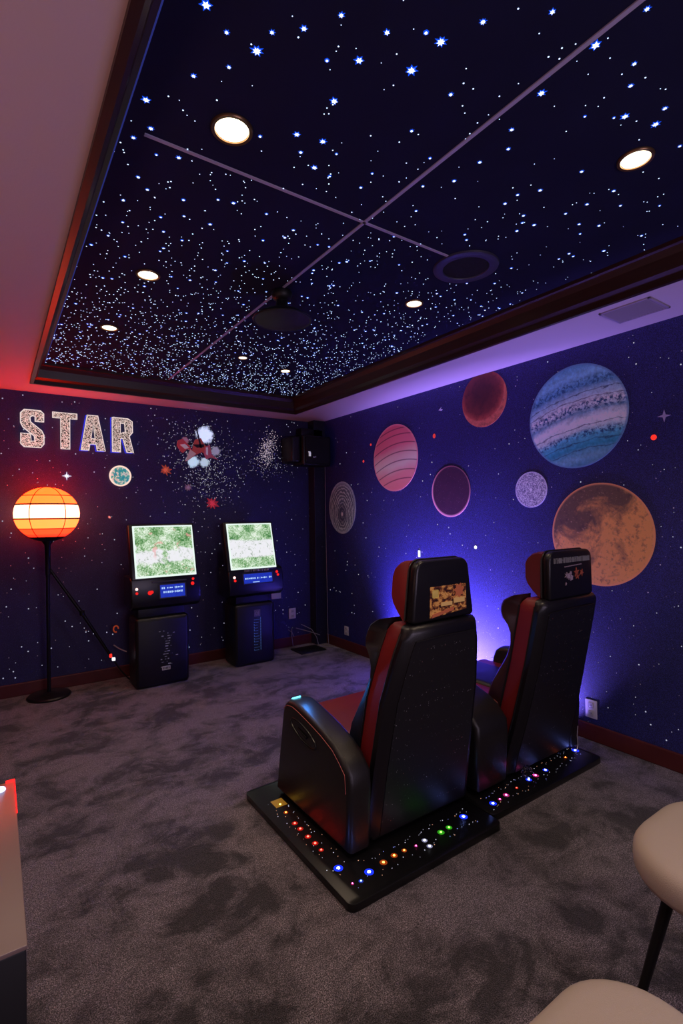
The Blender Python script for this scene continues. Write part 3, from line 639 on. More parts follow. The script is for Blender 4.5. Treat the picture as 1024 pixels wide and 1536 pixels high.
MB().tube([(.37, 4.72, 1.045), (.60, 4.70, .66), (.82, 4.70, .26)], [.011, .014, .011], 10).lathe([(0, 0), (.018, .0), (.02, .04), (0, .04)], (.60, 4.70, .64), 12).build('brace', M['metal_black'], t)
MB().box(.805, .825, 4.675, 4.70, .255, .285, .004).build('indicator_light', M['red_glow'], t)
MB().box(.825, .85, 4.672, 4.697, .225, .25, .004).build('indicator_light', M['white_glow'], t)
MB().tube([(.83, 4.70, .24), (.90, 4.70, .12), (.97, 4.72, .03), (1.05, 4.75, .01)], .006, 8).build('cord', M['black'], t)
# red glowing trim on left side of arcade
# ------------------------------------------------------------------ arcade machines
def screen_mat(kind, x0, x1, z0, z1):
    n = NT('game_screen_'+kind, .3); x, y, z = n.sep(); zz = n.math('DIVIDE', n.math('SUBTRACT', z, z0), z1-z0)
    fo = n.ramp(n.math('ADD', n.math('MULTIPLY', n.noise(75, 6, .9), .72), n.math('MULTIPLY', n.noise(11, 3), .30)), [(.40, (.02, .13, .03)), (.45, (.08, .28, .08)), (.50, (.28, .50, .22)), (.55, (.75, .92, .72)), (.62, (1, 1, .97))])
    wh = n.ramp(n.noise(30, 5, .8), [(.38, (.30, .38, .32)), (.43, (.85, .87, .87)), (.5, (.9, .9, .95))])
    wig = n.math('ADD', zz, n.math('MULTIPLY', n.math('SUBTRACT', n.noise(9, 4), .5), .55 if kind == 'a' else .12))
    path = n.ramp(wig, [(.22, 0.), (.27, 1.), (.52, 1.), (.58, 0.)]) if kind == 'a' else n.ramp(wig, [(.22, 0.), (.26, 1.), (.62, 1.), (.66, 0.)])
    if kind == 'a': path = n.math('MULTIPLY', path, n.ramp(n.noise(7, 3), [(.36, 0.), (.44, 1.)]))
    c = n.mix(path, fo, wh)
    if kind == 'a': c = n.mix(n.ramp(n.noise(12, 2, .5, n.mapping((1, 1, 1), (5, 2, 1))), [(.62, 0.), (.68, .6)]), c, (.9, .35, .35))
    n.base(n.mix(0, (0, 0, 0), (0, 0, 0))); n.emit(c, .95); return n.m
M['frame_lit'] = glow('screen_border', (.86, 1, .93), 1.0)
def lcd_mat():
    n = NT('lcd', .3); n.b.inputs['Base Color'].default_value = (0, 0, .02, 1); n.emit(n.mix(n.noise(60, 2), (.008, .02, .38), (.02, .06, .7)), .8); return n.m
M['lcd'] = lcd_mat(); M['lcd_text'] = glow('lcd_text', (.45, .65, 1), 1.1, False); M['red_btn'] = glow('red_button', (1, .02, .02), .9); M['pink_hot'] = glow('button_core', (1, .6, .55), 2.0, False)
def arcade(x0, x1, yf, lab, kind, sx0, sx1, hx0, hx1):
    """x0..x1 pedestal width, yf its front, sx: screen, hx: control box"""
    t = root('arcade_machine', ((x0+x1)/2, yf, 0), lab, 'arcade machine', 'arcade machines along the back wall')
    MB().box(x0, x1, yf, yf+.28, .0, .60, .035, 4).build('pedestal', M['leather'], t)
    MB().box(x0+.02, x1-.03, yf-.004, yf+.004, .03, .57, .003).build('front_panel', M['black'], t)
    MB().box(x0+.03, x1-.03, yf+.05, yf+.25, .58, .69, .01).build('neck', M['black'], t)
    # control box: wedge
    yb = yf
    MB().prism([(yb-.03, .70), (yb-.045, .76), (yb-.02, .925), (yb+.02, .95), (yb+.24, .95), (yb+.24, .69), (yb+.02, .67)], 0, hx0, hx1, .012, 3).build('control_box', M['gloss'], t); cb = [o for o in t.children if o.name.startswith('control_box')][0]
    # display head, tilted back
    tilt = math.atan2(.11, .43); cxx = (sx0+sx1)/2; w = sx1-sx0; hgt = .445
    T = Matrix.Translation((cxx, yb-.025, .945)) @ Matrix.Rotation(-tilt, 4, 'X')
    MB().box(-w/2-.035, w/2+.02, .006, .09, -.02, hgt+.022, .01, 3, mtx=T).build('display_housing', M['gloss'], t)
    MB().box(-w/2-.004, w/2+.004, .0, .02, -.004, hgt+.004, .002, 1, mtx=T).build('screen_border', M['frame_lit'], t)
    scr = MB().box(-w/2+.010, w/2-.010, -.002, .01, .012, hgt-.010, mtx=T).build('screen', screen_mat(kind, 0, 0, .95, 1.37), t, smooth=False)
    # tray ledge, lcd, buttons on the slanted face
    def face(u0, u1, v0, v1, d, m, name, bev=.002):
        ang = math.atan2(.025, .165); TT = Matrix.Translation((0, yb-.045, .76)) @ Matrix.Rotation(-ang, 4, 'X')
        return MB().box(u0, u1, -d, .006, v0, v1, bev, 1, mtx=TT).build(name, m, cb)
    W = hx1-hx0
    if kind == 'a':
        face(hx0+.17, hx0+.46, .135, .148, .012, M['darkring'], 'ledge')
        l0, l1 = hx0+.235, hx0+.445
        face(l0-.012, l1+.012, -.005, .122, .004, M['darkring'], 'lcd_bezel'); l = face(l0, l1, .005, .112, .006, M['lcd'], 'lcd_display')
        btn = [(.045, .095, .016), (.045, .060, .016), (.150, .055, .026), (.165, .06, .020), (.515, .105, .022), (.522, .145, .016)]
    else:
        l0, l1 = hx0+.15, hx0+.45
        face(l0-.012, l1+.012, .035, .142, .004, M['darkring'], 'lcd_bezel'); l = face(l0, l1, .043, .134, .006, M['lcd'], 'lcd_display')
        btn = [(.055, .110, .018), (.060, .080, .018), (.505, .135, .020), (.515, .105, .018)]
    # written rows on the display
    rd = random.Random(5 if kind == 'a' else 6); tx = MB(); ang = math.atan2(.025, .165); TT = Matrix.Translation((0, yb-.045, .76)) @ Matrix.Rotation(-ang, 4, 'X')
    rows = (.085, .05) if kind == 'a' else (.09,)
    for rz in rows:
        u = l0+.012
        while u < l1-.02:
            w_ = rd.uniform(.004, .012); hh = rd.uniform(.008, .018)
            if rd.random() < .85: tx.box(u, u+w_, -.0075, -.0055, rz-hh/2, rz+hh/2, mtx=TT)
            u += w_+rd.uniform(.003, .007)
    if kind == 'b': tx.box(l0+.09, l0+.16, -.0075, -.0055, .05, .056, mtx=TT)
    tx.build('lcd_text', M['lcd_text'], cb, smooth=False)
    for i, (u, v, r) in enumerate(btn):
        TTb = TT @ Matrix.Translation((hx0+u, -.004, v)) @ Matrix.Rotation(PI/2, 4, 'X')
        r *= .72; MB().lathe([(0, .010), (r*.6, .009), (r*.9, .005), (r, 0)], seg=16, mtx=TTb).build('button', M['pink_hot'] if i == 0 else M['red_btn'], cb)
    if kind == 'b':
        cu = MB(); rd2 = random.Random(8); u = hx0+.16
        while u < hx0+.43:
            w_ = rd2.uniform(.006, .013); cu.box(u, u+w_*.35, -.004, .0, .155, .175, mtx=TT); cu.box(u, u+w_, -.004, .0, rd2.choice((.155, .17)), rd2.choice((.173, .176)), mtx=TT); u += w_+.006
        cu.build('title_lettering', mat('lettering_tan', (.45, .38, .32), .5), t, smooth=False)
    # column of pale printing on the pedestal front
    rd = random.Random(11 if kind == 'a' else 12); pr = MB(); xm = (x0+x1)/2+.02
    rows = 15 if kind == 'a' else 12
    for i in range(rows):
        z = .16+i*.022 if kind == 'a' else .14+i*.027
        if kind == 'a':
            for k in range(3):
                u = xm+rd.gauss(0, .028); w_ = rd.uniform(.003, .022); pr.box(u-w_/2, u+w_/2, yf-.0065, yf-.0035, z, z+rd.uniform(.0015, .008))
        else:
            pr.box(xm-.038, xm+rd.uniform(.0, .03), yf-.0065, yf-.0035, z, z+.0025); pr.box(xm-.038, xm-.033, yf-.0065, yf-.0035, z, z+.02*rd.random()); pr.box(xm+.03, xm+.035, yf-.0065, yf-.0035, z, z+.022)
    pr.build('front_print', mat('print_'+kind, (.42, .42, .42) if kind == 'a' else (.16, .36, .42), .5, emit=(.3, .3, .3) if kind == 'a' else (.1, .35, .42), es=.12), t, smooth=False)
    if kind == 'a':
        MB().box(xm-.035, xm+.035, yf-.0065, yf-.0035, .135, .168).build('label_plate', mat('label_white', (.6, .6, .6), .5), t)
        wd = MB()
        for k in range(5): wd.box(xm-.028+k*.012, xm-.021+k*.012, yf-.0072, yf-.006, .142, .160)
        wd.build('label_print', M['slot'], t, smooth=False)
    else:
        MB().box(xm-.035, xm+.03, yf-.0065, yf-.0035, .47, .535).build('label_plate', mat('label_grey', (.14, .12, .13), .5), t)
        MB().tube([(xm+.012*math.cos(a)-.01, yf-.007, .50+.014*math.sin(a)) for a in [2*PI*i/16 for i in range(16)]], .002, 6, True).box(xm+.008, xm+.012, yf-.008, yf-.006, .485, .52).build('label_print', M['vent'], t)
    return t
ta = arcade(.968, 1.42, 4.45, 'left arcade machine, nearer the globe lamp, with green leafy game screen', 'a', .972, 1.478, .928, 1.515)
tb = arcade(1.885, 2.305, 4.53, 'right arcade machine, nearer the corner, screen showing a white path', 'b', 1.845, 2.315, 1.815, 2.39)
tag(MB().prism([(1.475, .16), (1.47, .42), (1.50, .42), (1.51, .24), (1.56, .20), (1.56, .16)], 1, YB-.012, YB-.002).build('wall_shard_light', mat('blue_shard', (.03, .12, .4), .4, emit=(.02, .15, .6), es=.5), smooth=False), 'thin blue glowing shard on wall right of the left arcade pedestal', 'wall light')
wires('loose_wire', 'short pale wire poking from left side of the left arcade', [[(.86, 4.80, .33), (.90, 4.76, .30), (.95, 4.72, .275)]], r=.006)
tag(MB().tube([(.88+.02*math.cos(a), 4.80, .47+.028*math.sin(a)) for a in [PI*1.6*i/12 for i in range(13)]], .006, 6).build('cable_hook', mat('orange_plastic', (.6, .10, .03), .4, emit=(.6, .08, .02), es=.25)), 'small orange hook left of the left arcade pedestal', 'hook')

# ------------------------------------------------------------------ LED floor platforms
def platform(x0, x1, y0, y1, lab):
    t = root('led_platform', ((x0+x1)/2, (y0+y1)/2, 0), lab, 'platform', 'black platforms under the recliners')
    MB().prism(rrect((x1-x0)/2, (y1-y0)/2, .03, 4, (x0+x1)/2, (y0+y1)/2), 2, 0, .032, .004, 2).build('deck', M['gloss_deck'], t)
    return t
M['gloss_deck'] = mat('black_deck', (.006, .006, .007), .28)
P1 = platform(1.05, 1.905, 1.49, 2.43, 'near black platform edged with coloured lights under the near recliner')
P2 = platform(1.91, 2.88, 1.545, 2.43, 'far black platform edged with coloured lights under the far recliner')
CL = {'b': (.06, .12, 1), 'w': (.9, .92, 1), 'r': (1, .03, .02), 'o': (1, .14, .02), 'g': (.08, .9, .03), 'y': (1, .55, .05), 'p': (1, .06, .35), 'c': (.22, .30, 1)}
for k, v in CL.items():
    M['led_'+k] = glow('led_'+k, v, {'b': 20, 'c': 40, 'w': 14, 'g': 14}.get(k, 20))
    M['halo_'+k] = glow('led_lens_'+k, {'c': (.01, .03, 1), 'w': (.5, .5, .8)}.get(k, v), {'c': 1.6, 'w': .5}.get(k, .35))  # bloom around each LED, modelled as a dim glowing ring
LEDS = [(P1, 1.144, 2.217, 'y', .8), (P1, 1.135, 2.142, 'o', .7), (P1, 1.128, 2.043, 'r', .9), (P1, 1.128, 1.993, 'r', .9), (P1, 1.128, 1.925, 'r', .9), (P1, 1.130, 1.868, 'r', .9), (P1, 1.128, 1.816, 'r', .7), (P1, 1.125, 1.683, 'c', 1.2),
        (P1, 1.212, 1.594, 'c', 1.2), (P1, 1.293, 1.603, 'o', 1), (P1, 1.355, 1.609, 'o', .9), (P1, 1.41, 1.608, 'o', .7), (P1, 1.525, 1.605, 'w', .8), (P1, 1.516, 1.565, 'w', .8), (P1, 1.47, 1.60, 'p', .5), (P1, 1.623, 1.603, 'g', 1.), (P1, 1.677, 1.606, 'g', .9), (P1, 1.792, 1.623, 'c', 1.2), (P1, 1.156, 1.573, 'b', .6), (P1, 1.121, 1.581, 'p', .4),
        (P2, 1.99, 1.612, 'c', 1.1), (P2, 2.046, 1.615, 'p', .6), (P2, 2.102, 1.62, 'p', 1.), (P2, 2.321, 1.643, 'c', 1.), (P2, 2.387, 1.647, 'p', 1.1), (P2, 2.48, 1.649, 'c', .9), (P2, 2.20, 1.63, 'r', .5), (P2, 2.70, 1.665, 'o', .6), (P2, 2.826, 1.679, 'c', 1.3)]
for P, x, y, k, s in LEDS:
    o = MB().lathe([(.0055*s, 0), (.005*s, .002), (.003*s, .0035), (0, .004)], (x, y, .0325), 12).lathe([(.016*s, 0), (.0135*s, .0015), (.0075*s, .0018)], (x, y, .0322), 16)
    ob = o.build('led_lamp', [M['led_'+k], M['halo_'+k]], P)
    for p in ob.data.polygons: p.material_index = 1 if (Vector((p.center.x, p.center.y))+ORG[P.name].to_2d()-Vector((x, y))).length > .0057*s else 0
rd = random.Random(4)
for P, segs in ((P1, [((1.10, 2.25), (1.10, 1.62)), ((1.165, 2.22), (1.165, 1.68)), ((1.12, 1.56), (1.85, 1.565)), ((1.20, 1.655), (1.85, 1.655))]), (P2, [((1.95, 1.585), (2.84, 1.64)), ((1.95, 1.66), (2.84, 1.71))])):
    bm = bmesh.new(); o0 = ORG[P.name]
    for (a, b_) in segs:
        L = math.dist(a, b_); k = int(L/.034)
        for i in range(k):
            for rep in range(1 if rd.random() < .7 else 2):
                u = (i+rd.random()*.5)/k; x = a[0]+(b_[0]-a[0])*u+rd.gauss(0, .009); y = a[1]+(b_[1]-a[1])*u+rd.gauss(0, .009)
                r = rd.choice((.0012, .0016, .0022)); vs = [bm.verts.new((x-o0.x+r*math.cos(q*PI/3), y-o0.y+r*math.sin(q*PI/3), .0332)) for q in range(6)]; f = bm.faces.new(vs)
                f.material_index = rd.choice((0, 0, 0, 1, 2) if x > 1.9 or y < 1.7 else (0, 0, 1, 1))
    me = bpy.data.meshes.new('led_specks'); bm.to_mesh(me); bm.free()
    o = link('led_specks', me, [glow('speck_w', (.8, .82, 1), 1.1, False), glow('speck_o', (1, .5, .3), 1.0, False), glow('speck_b', (.3, .35, 1), 1.2, False)], P, False); o['kind'] = 'stuff'
yp = MB().box(1.115, 1.175, 2.20, 2.265, .0322, .0335).build('amber_plate', mat('amber', (.35, .20, .03), .3, emit=(1, .5, .05), es=.15), P1)
t = tag(MB().lathe([(0, 0), (.026, 0), (.032, .015), (.027, .04), (.012, .058), (0, .06)], (2.34, 1.665, .033), 9).build('crystal_lamp', M['crystal'], origin=(2.34, 1.665, .033), smooth=False), 'clear faceted crystal on the far platform behind the far recliner', 'crystal')
wires('loose_wire', 'thin pale wire dropping behind the far recliner onto its platform', [[(2.79, 1.640, .20), (2.79, 1.645, .14), (2.805, 1.65, .08), (2.78, 1.65, .037)]], M['lit_ring'], .0025)

# ------------------------------------------------------------------ recliners
def interp(tab, z):
    for (z0, *a), (z1, *b) in zip(tab, tab[1:]):
        if z <= z1:
            k = max(0, (z-z0)/(z1-z0)); k2 = k
            return [p+(q-p)*k2 for p, q in zip(a, b)]
    return list(tab[-1][1:])
def arm_profile(y0=1.695, sh=0):
    # side outline (y, z) of an armrest: high at the front, sweeping down to the back
    pts = [(y0, .05), (y0-.018, .30), (y0-.012, .375), (1.74, .435), (1.80, .468), (1.89, .498), (1.99, .521), (2.09, .541), (2.15, .548), (2.20, .540), (2.235, .515), (2.255, .47), (2.29, .30), (2.325, .12), (2.335, .05)]
    return [(a, b+sh) for a, b in pts]
def armrest(x0, x1, t, name='armrest', stitch=False, recess=False):
    MB().prism(arm_profile(), 0, x0, x1, .028, 4).build(name, M['leather'], t, auto=60) if not isinstance(name, tuple) else None
def chair(cx, tab, head, lab, arms, kind):
    t = root('recliner_chair', (cx, 1.95, .032), lab, 'chair', 'high-backed recliners on the lit platforms')
    lo = .06
    zs = [.06, .15, .25, .35, .45, .55, .65, .72, .79, .86, .91, .945]
    top = tab[-1][0]; zs = [z*top/.945 if z > .06 else z for z in zs]
    def ring(z, ya, yb_, kx, chamf, zz=None):
        yb, hw = interp(tab, z); hw *= kx; y0, y1 = yb+ya, yb+yb_; zq = z if zz is None else zz; c_ = chamf
        return [(cx-hw, y1, zq), (cx-hw, y0+c_, zq), (cx-hw+c_*1.2, y0, zq), (cx+hw-c_*1.2, y0, zq), (cx+hw, y0+c_, zq), (cx+hw, y1, zq)]
    # back shell
    R = [ring(z, 0, .055, 1, .028) for z in zs]
    R += [ring(zs[-1], .004, .055, .985, .028, zs[-1]+.018), ring(zs[-1], .014, .055, .95, .024, zs[-1]+.030), ring(zs[-1], .028, .055, .89, .02, zs[-1]+.036)]
    sh = MB().loft(R).build('back_shell', M['leather2'], t, auto=50)
    # inset sparkle panel
    zp = [z for z in zs if z < zs[-1]-.01] + [zs[-1]-.03]
    zp = sorted(set(zp)); L = []
    for z in zp:
        yb, hw = interp(tab, z); hw -= .05; L.append([(cx-hw, yb-.004, z), (cx+hw, yb-.004, z), (cx+hw, yb+.01, z), (cx-hw, yb+.01, z)])
    bpn = MB().loft(L).build('back_panel', M['sparkle'], t, auto=30)
    z = zs[-1]-.028; yb, hw = interp(tab, z)
    MB().tube([(cx-hw+.05, yb-.004, z-.004), (cx-.05, yb-.0055, z+.002), (cx+hw-.05, yb-.004, z)], .0022, 6).build('panel_seam', M['leather'], bpn)
    # red side band
    R = [ring(z, .052, .145, .985, .004) for z in zs]
    R += [ring(zs[-1], .058, .130, .95, .004, zs[-1]+.022), ring(zs[-1], .064, .12, .88, .004, zs[-1]+.036)]
    MB().loft(R).build('side_band', M['red_leather'], t, auto=50)
    for s in (-1, 1):
        for dy in (.054, .146):
            MB().tube([(cx+s*interp(tab, z)[1]*.99, interp(tab, z)[0]+dy, z) for z in zs if z > .1], .0055, 6).build('piping', M['piping'], t)
    # wings
    f = [(.10, .17), (.30, .20), (.42, .25), (.50, .245), (.58, .215), (.66, .182), (.73, .166), (.79, .168), (.835, .195), (.87, .228), (.90, .245), (.93, .247), (.96, .235), (.985, .20), (1.0, .155)]
    k = top/.945
    for s in (-1, 1):
        rings = []
        for z, d in f:
            z2 = z*k; yb, hw = interp(tab, min(z2, top)); a = yb+.145; bq = yb+d+.0; xo = cx+s*hw*1.0; xi = cx+s*(hw-.10)
            m = (a+bq)/2; e = min(.022, max(.002, (bq-a)*.45)); flare = s*.034*max(0, min(1, (z-.74)/.12))
            zt = z2 if z < .985 else z2-.004
            rings.append([(xo, a, zt), (xo+flare, bq-e, zt), (xo+flare-s*e*.6, bq-e*.25, zt), (xo-s*e*1.5, bq, zt), (xi+s*.02, bq-.01, zt), (xi, bq-.04 if bq-.04 > a else a+.001, zt), (xi, a, zt)])
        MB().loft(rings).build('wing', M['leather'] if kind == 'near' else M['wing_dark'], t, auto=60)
    R = []
    for z in [z for z in zs if z > .38]:
        yb, hw = interp(tab, z); hw -= .085; R.append([(cx-hw, yb+.10, z), (cx+hw, yb+.10, z), (cx+hw, yb+.150, z), (cx+hw*.5, yb+.165, z), (cx-hw*.5, yb+.165, z), (cx-hw, yb+.150, z)])
    MB().loft(R).build('back_cushion', M['leather'], t, auto=60)
    # headrest
    z0, z1, hb, ht, yh = head
    r_ = .05
    def hp(h0, h1, za, zb, rr):
        pts = [(cx-h0, za), (cx-h0-.0, za+.01)]
        pts = [(cx-h0+.012, za), (cx-h0, za+.012)]
        for i in range(7):
            a = PI-PI/2*i/6; pts.append((cx-h1+rr+rr*math.cos(a), zb-rr+rr*math.sin(a)))
        for i in range(7):
            a = PI/2-PI/2*i/6; pts.append((cx+h1-rr+rr*math.cos(a), zb-rr+rr*math.sin(a)))
        pts += [(cx+h0, za+.012), (cx+h0-.012, za)]
        return pts
    H = MB().prism(hp(hb, ht, z0, z1, r_), 1, yh, yh+.045, .014, 4).build('headrest_back', M['leather2'], t, auto=60)
    hm = (hb+ht)/2*.985
    prof = [(yh+.045, z0), (yh+.06, z0), (yh+.10, z0+.035), (yh+.135, z0+.075), (yh+.148, z0+.11), (yh+.148, z0+.19), (yh+.135, z1-.035), (yh+.105, z1-.012), (yh+.07, z1-.002), (yh+.045, z1-.004)]
    rings = []
    for u in (-1, -.93, -.75, 0, .75, .93, 1):
        q = 1 if abs(u) < .8 else .985 if abs(u) < .97 else .95
        rings.append([(cx+u*(hb+(ht-hb)*(z-z0)/(z1-z0)), yh+.045+(y-yh-.045)*q, (z0+z1)/2+(z-(z0+z1)/2)*(q if abs(u) > .97 else 1)*(1 if abs(u) < .97 else .98)) for y, z in prof])
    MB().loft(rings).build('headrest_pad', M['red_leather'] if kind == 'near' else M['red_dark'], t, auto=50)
    outl = hp(hb, ht, z0, z1, r_)
    MB().tube([(p[0], yh+.047, p[1]) for p in outl], .0055, 6, True).build('headrest_piping', M['piping'], t)
    # seat
    MB().box(cx-.30, cx+.30, 1.72, 2.30, .033, .31, .02, 3).build('base', M['leather'], t)
    seat = MB().box(cx-.305, cx+.305, 1.76, 2.36, .29, .435, .05, 5).build('seat', M['red_leather'], t, auto=60)
    if kind == 'far': MB().box(cx-.17, cx+.17, 1.80, 2.37, .38, .452, .03, 4).build('seat_insert', M['leather'], t, auto=60)
    # arms
    for (x0, x1, st) in arms:
        a = MB().prism(arm_profile(), 0, x0, x1, .026, 4).build('armrest', M['arm_leather'], t, auto=60)
        if st:
            pf = arm_profile(); path = [(x0-.0005, y+(.026 if y < 1.7 else .012 if y < 1.8 else 0), z-(.0 if y < 1.7 else .024)) for y, z in pf[1:11]]
            MB().tube([(x0+.0, p[1], p[2]) for p in path], .0016, 5).tube([(x0+.022, y+.008 if y < 1.7 else y, z-.003) for _, y, z in [(0, *q) for q in pf[1:11]]], .0016, 5).build('stitching', M['stitch'], a)
            lz = Matrix.Translation((x0+.055, 2.205, .540)) @ Matrix.Rotation(math.radians(-28), 4, 'X')
            MB().box(-.022, .022, -.011, .011, -.004, .0035, .003, 2, mtx=lz).build('arm_highlight', glow('arm_highlight_cyan', (.12, .75, 1), 3.5), a)  # glowing lens added for the cyan highlight on the arm
            l = bpy.data.lights.new('arm_fill', 'POINT'); l.energy = 1.1; l.color = (.04, .28, 1); l.shadow_soft_size = .02  # added point lamp that tints the armrest top blue
            o = bpy.data.objects.new('arm_fill', l); COL.objects.link(o); o.location = (x0+.075, 2.14, .64)
            # recessed cup handle: dark oval pocket with raised lip, tilted along the sweep
            T = Matrix.Translation((x0, 2.045, .430)) @ Matrix.Rotation(math.radians(13), 4, 'X')
            ov = [(0, .115*math.cos(q), .034*math.sin(q)) for q in [2*PI*i/28 for i in range(28)]]
            MB().tube(ov, .006, 8, True, mtx=T).build('handle_rim', M['gloss'], a)
            MB().loft([[(-.001, p[1]*.97, p[2]*.97) for p in ov], [(.004, p[1]*.9, p[2]*.85) for p in ov]]).build('handle_pocket', M['gloss'], a)
            po = [o for o in a.children if o.name.startswith('handle_pocket')][0]
            for v in po.data.vertices: v.co = (T @ (v.co + ORG[t.name])) - ORG[t.name]
            MB().box(-.009, -.002, -.04, .05, -.007, .007, .003, 2, mtx=T @ Matrix.Rotation(math.radians(-4), 4, 'X')).build('handle', M['metal_black'], a)
    return t
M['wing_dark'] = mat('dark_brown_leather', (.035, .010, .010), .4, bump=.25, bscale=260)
M['arm_leather'] = mat('arm_leather', (.012, .010, .010), .38, bump=.2, bscale=260)
near_tab = [(.06, 1.71, .316), (.35, 1.665, .306), (.65, 1.61, .290), (.85, 1.568, .252), (.945, 1.55, .222)]
far_tab = [(.06, 1.70, .300), (.12, 1.69, .300), (.35, 1.63, .285), (.66, 1.56, .268), (.88, 1.515, .266), (.965, 1.50, .262)]
c1 = chair(1.625, near_tab, (.985, 1.250, .192, .165, 1.563), 'near recliner with black back, red side stripe and amber picture on headrest', [(1.18, 1.305, True)], 'near')
c2 = chair(2.530, far_tab, (.995, 1.245, .205, .200, 1.505), 'far recliner beside the right wall with silver lettering on boxy headrest', [(1.965, 2.215, False), (2.80, 2.895, False)], 'far')
# picture on the near headrest
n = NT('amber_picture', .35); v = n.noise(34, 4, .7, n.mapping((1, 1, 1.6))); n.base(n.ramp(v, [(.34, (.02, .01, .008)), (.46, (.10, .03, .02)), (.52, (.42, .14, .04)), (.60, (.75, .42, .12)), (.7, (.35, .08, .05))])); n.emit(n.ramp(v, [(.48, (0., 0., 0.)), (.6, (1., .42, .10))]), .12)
hb1 = [o for o in c1.children if o.name.startswith('headrest_back')][0]; hb2 = [o for o in c2.children if o.name.startswith('headrest_back')][0]
MB().prism([(1.535, .998), (1.765, 1.018), (1.762, 1.133), (1.54, 1.133)], 1, 1.5595, 1.566, .002, 1).build('headrest_picture', n.m, hb1, smooth=False)
a = MB()
a.box(1.548, 1.585, 1.5575, 1.560, 1.085, 1.120, .004).build('picture_patch', mat('patch_yellow', (.62, .45, .12), .5, emit=(.6, .4, .1), es=.12), hb1)
MB().box(1.60, 1.67, 1.5575, 1.560, 1.045, 1.062).box(1.68, 1.75, 1.5575, 1.560, 1.052, 1.074).build('picture_bars', mat('patch_tan', (.75, .48, .18), .5, emit=(.7, .4, .1), es=.12), hb1)
MB().prism([(1.545, 1.0), (1.68, 1.022), (1.68, 1.036), (1.55, 1.015)], 1, 1.5575, 1.560).prism(star_poly(1.715, 1.105, .035, .022, 7, .3), 1, 1.5575, 1.560).build('picture_flame', mat('patch_orange', (.5, .14, .06), .5, emit=(.5, .12, .05), es=.12), hb1, smooth=False)
# marks on the far headrest
rd = random.Random(14); a = MB(); u = 2.365
while u < 2.69:
    w_ = rd.uniform(.008, .016); zt = 1.198
    a.box(u, u+.0025, 1.5015, 1.506, zt-.016, zt+.012)
    if rd.random() < .5: a.box(u, u+w_, 1.5015, 1.506, zt+.008, zt+.011)
    if rd.random() < .5: a.box(u, u+w_, 1.5015, 1.506, zt-.002, zt+.001)
    if rd.random() < .6: a.box(u+w_-.002, u+w_, 1.5015, 1.506, zt-.016, zt+.008)
    u += w_+.004
a.build('headrest_lettering', mat('silver_thread', (.30, .30, .34), .4), hb2, smooth=False)
a = MB()
for i in range(11): a.box(2.46+i*.015, 2.467+i*.015, 1.5015, 1.506, 1.158+.0006*i, 1.163+.0006*i)
for i, (x, z, w_, h) in enumerate(((2.475, 1.115, .006, .03), (2.495, 1.11, .018, .035), (2.515, 1.125, .008, .02), (2.52, 1.10, .02, .03), (2.47, 1.07, .004, .016))): a.prism(star_poly(x, z, h*.6, w_*.6, 5, i), 1, 1.5015, 1.506)
a.build('figure_print', mat('print_lilac', (.42, .32, .42), .4), hb2, smooth=False)  # printed row of dashes and small figures
a = MB()
for i, (x, z, r) in enumerate(((2.57, 1.125, .018), (2.58, 1.105, .014), (2.62, 1.12, .014))): a.prism(star_poly(x, z, r*1.5, r*.6, 5, i+.4), 1, 1.5015, 1.506)
a.build('flower_print', mat('print_red', (.42, .10, .06), .4), hb2, smooth=False)  # printed red flower shapes

# ------------------------------------------------------------------ foreground left cabinet
t = root('bar_cabinet', (-.28, 1.3, 0), 'white-topped black cabinet corner with red glow at lower left', 'cabinet')
MB().box(-.6, .038, .982, 1.61, 0, .744, .003).build('body', M['black'], t)
MB().box(-.602, .040, .980, 1.612, .744, .752, .002).build('top', M['white_top'], t)
MB().box(.039, .0405, 1.43, 1.611, .752, .755).build('edge_glow', glow('edge_red', (1, .01, .01), 4), t)  # added glowing strips that cast the red glow on the top
MB().box(.020, .0405, 1.608, 1.6115, .752, .757).build('edge_glow', glow('edge_red_end', (1, .01, .01), 4), t)
MB().lathe([(.016, 0), (.015, .004), (.006, .007), (0, .0075)], (.004, 1.575, .752), 16).build('puck_light', glow('puck', (.5, .55, 1), 3), t)

# ------------------------------------------------------------------ cream stools
def stool(cx, cy, hx, hy, r, zt, lab, legs, th=.10):
    t = root('cream_stool', (cx, cy, 0), lab, 'stool', 'cream upholstered stools in the foreground')
    rings = []
    for u, z in ((.90, zt-th), (.965, zt-th+.008), (.995, zt-th*.75), (1, zt-th*.5), (.99, zt-th*.28), (.955, zt-th*.12), (.90, zt-.004), (.8, zt), (.5, zt+.006), (.1, zt+.008)):
        rings.append([(x, y, z) for x, y in rrect(hx*u, hy*u, r*u, 9, cx, cy)])
    MB().loft(rings).build('seat', M['cream'], t, auto=80)
    MB().prism(rrect(hx*.8, hy*.8, r*.8, 5, cx, cy), 2, zt-th-.02, zt-th+.004).build('seat_frame', M['black'], t)
    for (a, b_, c_, d_) in legs:
        MB().tube([(a, b_, zt-th-.002), (c_, d_, 0)], [.017, .011], 12).build('leg', M['metal_black'], t)
stool(.87, .385, .213, .213, .15, .50, 'cream stool seat at the bottom edge, nearest the camera', [(.75, .50, .70, .55), (.99, .50, 1.02, .53), (.75, .27, .70, .22), (.99, .27, 1.04, .22)])
stool(1.69, .51, .268, .25, .20, .51, 'cream stool at the right edge with one black leg showing', [(1.575, .645, 1.485, .721), (1.83, .64, 1.90, .72), (1.55, .38, 1.47, .30), (1.83, .38, 1.90, .30)])
tag(MB().box(1.28, 1.405, .28, .525, 0, .30, .03, 4).build('red_pouffe', M['red_leather'], origin=(1.34, .4, 0)), 'low red pouffe between the two cream stools', 'pouffe')

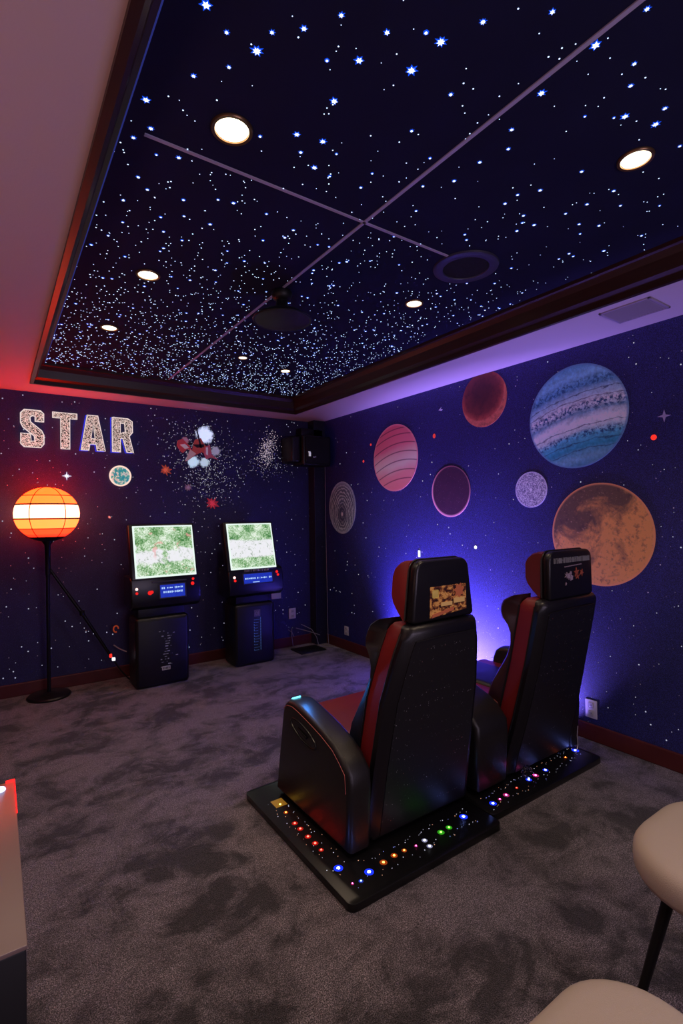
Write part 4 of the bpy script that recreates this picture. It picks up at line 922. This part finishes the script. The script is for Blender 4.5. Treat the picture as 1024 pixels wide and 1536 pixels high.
# ------------------------------------------------------------------ lights
# blue wash from LED bars lying on the floor between the recliners and the right wall
def led_bar(x, y, lab, power, L=.5, rotx=0):
    t = root('led_wash_bar', (x, y, 0), lab, 'floor light', 'blue wash bars behind the recliners')
    MB().box(x-.03, x+.03, y-L/2, y+L/2, 0, .035, .006).build('housing', M['black'], t)
    MB().box(x-.02, x+.022, y-L/2+.01, y+L/2-.01, .035, .039, .001).build('lens', glow('bar_blue', (.10, .08, 1), 3.0), t)
    area('blue_wash', (x, y, .05), power, (.30, .20, 1), .05, L-.04, (math.radians(180), math.radians(50 if x < 2.9 else 42 if y > 3 else 20), 0), math.radians(100))
led_bar(2.72, 2.92, 'low blue wash bar on the floor beyond the recliners, farther from the wall', 88, .72)
led_bar(2.935, 3.36, 'low blue wash bar close to the right wall, nearest the corner', 42, .36)
led_bar(2.995, 2.12, 'low blue wash bar on the floor between far recliner and wall', 16, .5)
# red light of the globe lamp is the shade itself; the lamps below are unseen fill
for (x, y, e) in ((-.6, -.6, 26), (1.4, -.7, 30), (-.8, 1.4, 20)):
    spot('down_spot', (x, y, ZS-.05), e, (1, .76, .62), math.radians(140), .9)  # fill spots added out of view, without fixtures
area('warm_fill', (-1.3, 1.0, 1.1), 11, (1, .46, .36), .5, 3.0, (0, math.radians(-150), 0))  # added fill lamp out of view, warms the left soffit
area('violet_fill', (1.2, -1.6, 1.3), 23, (.90, .70, 1), 1.6, .5, (math.radians(112), 0, math.radians(-18)))  # added soft violet fill behind the camera
w = bpy.data.worlds.new('World'); bpy.context.scene.world = w; w.use_nodes = True
w.node_tree.nodes['Background'].inputs[0].default_value = (.02, .015, .04, 1); w.node_tree.nodes['Background'].inputs[1].default_value = .3

# ------------------------------------------------------------------ camera
cam = bpy.data.cameras.new('Camera'); co = bpy.data.objects.new('Camera', cam); COL.objects.link(co)
cam.sensor_fit = 'VERTICAL'; cam.sensor_height = 24; cam.lens = 24*753/1536; cam.clip_start = .02
yaw, pitch, roll = math.radians(34.7), math.radians(.34), math.radians(.82)
f0 = Vector((math.sin(yaw), math.cos(yaw), 0)); r0 = Vector((math.cos(yaw), -math.sin(yaw), 0)); u0 = Vector((0, 0, 1))
f = f0*math.cos(pitch)+u0*math.sin(pitch); u = u0*math.cos(pitch)-f0*math.sin(pitch)
r = r0*math.cos(roll)-u*math.sin(roll); uu = u*math.cos(roll)+r0*math.sin(roll)
co.matrix_world = Matrix((( r.x, uu.x, -f.x, 0), (r.y, uu.y, -f.y, 0), (r.z, uu.z, -f.z, 1.45), (0, 0, 0, 1)))
S = bpy.context.scene; S.camera = co
S.view_settings.view_transform = 'Standard'; S.view_settings.look = 'None'; S.view_settings.gamma = 1; S.view_settings.exposure = 0
S.cycles.sample_clamp_indirect = 4; S.cycles.max_bounces = 8
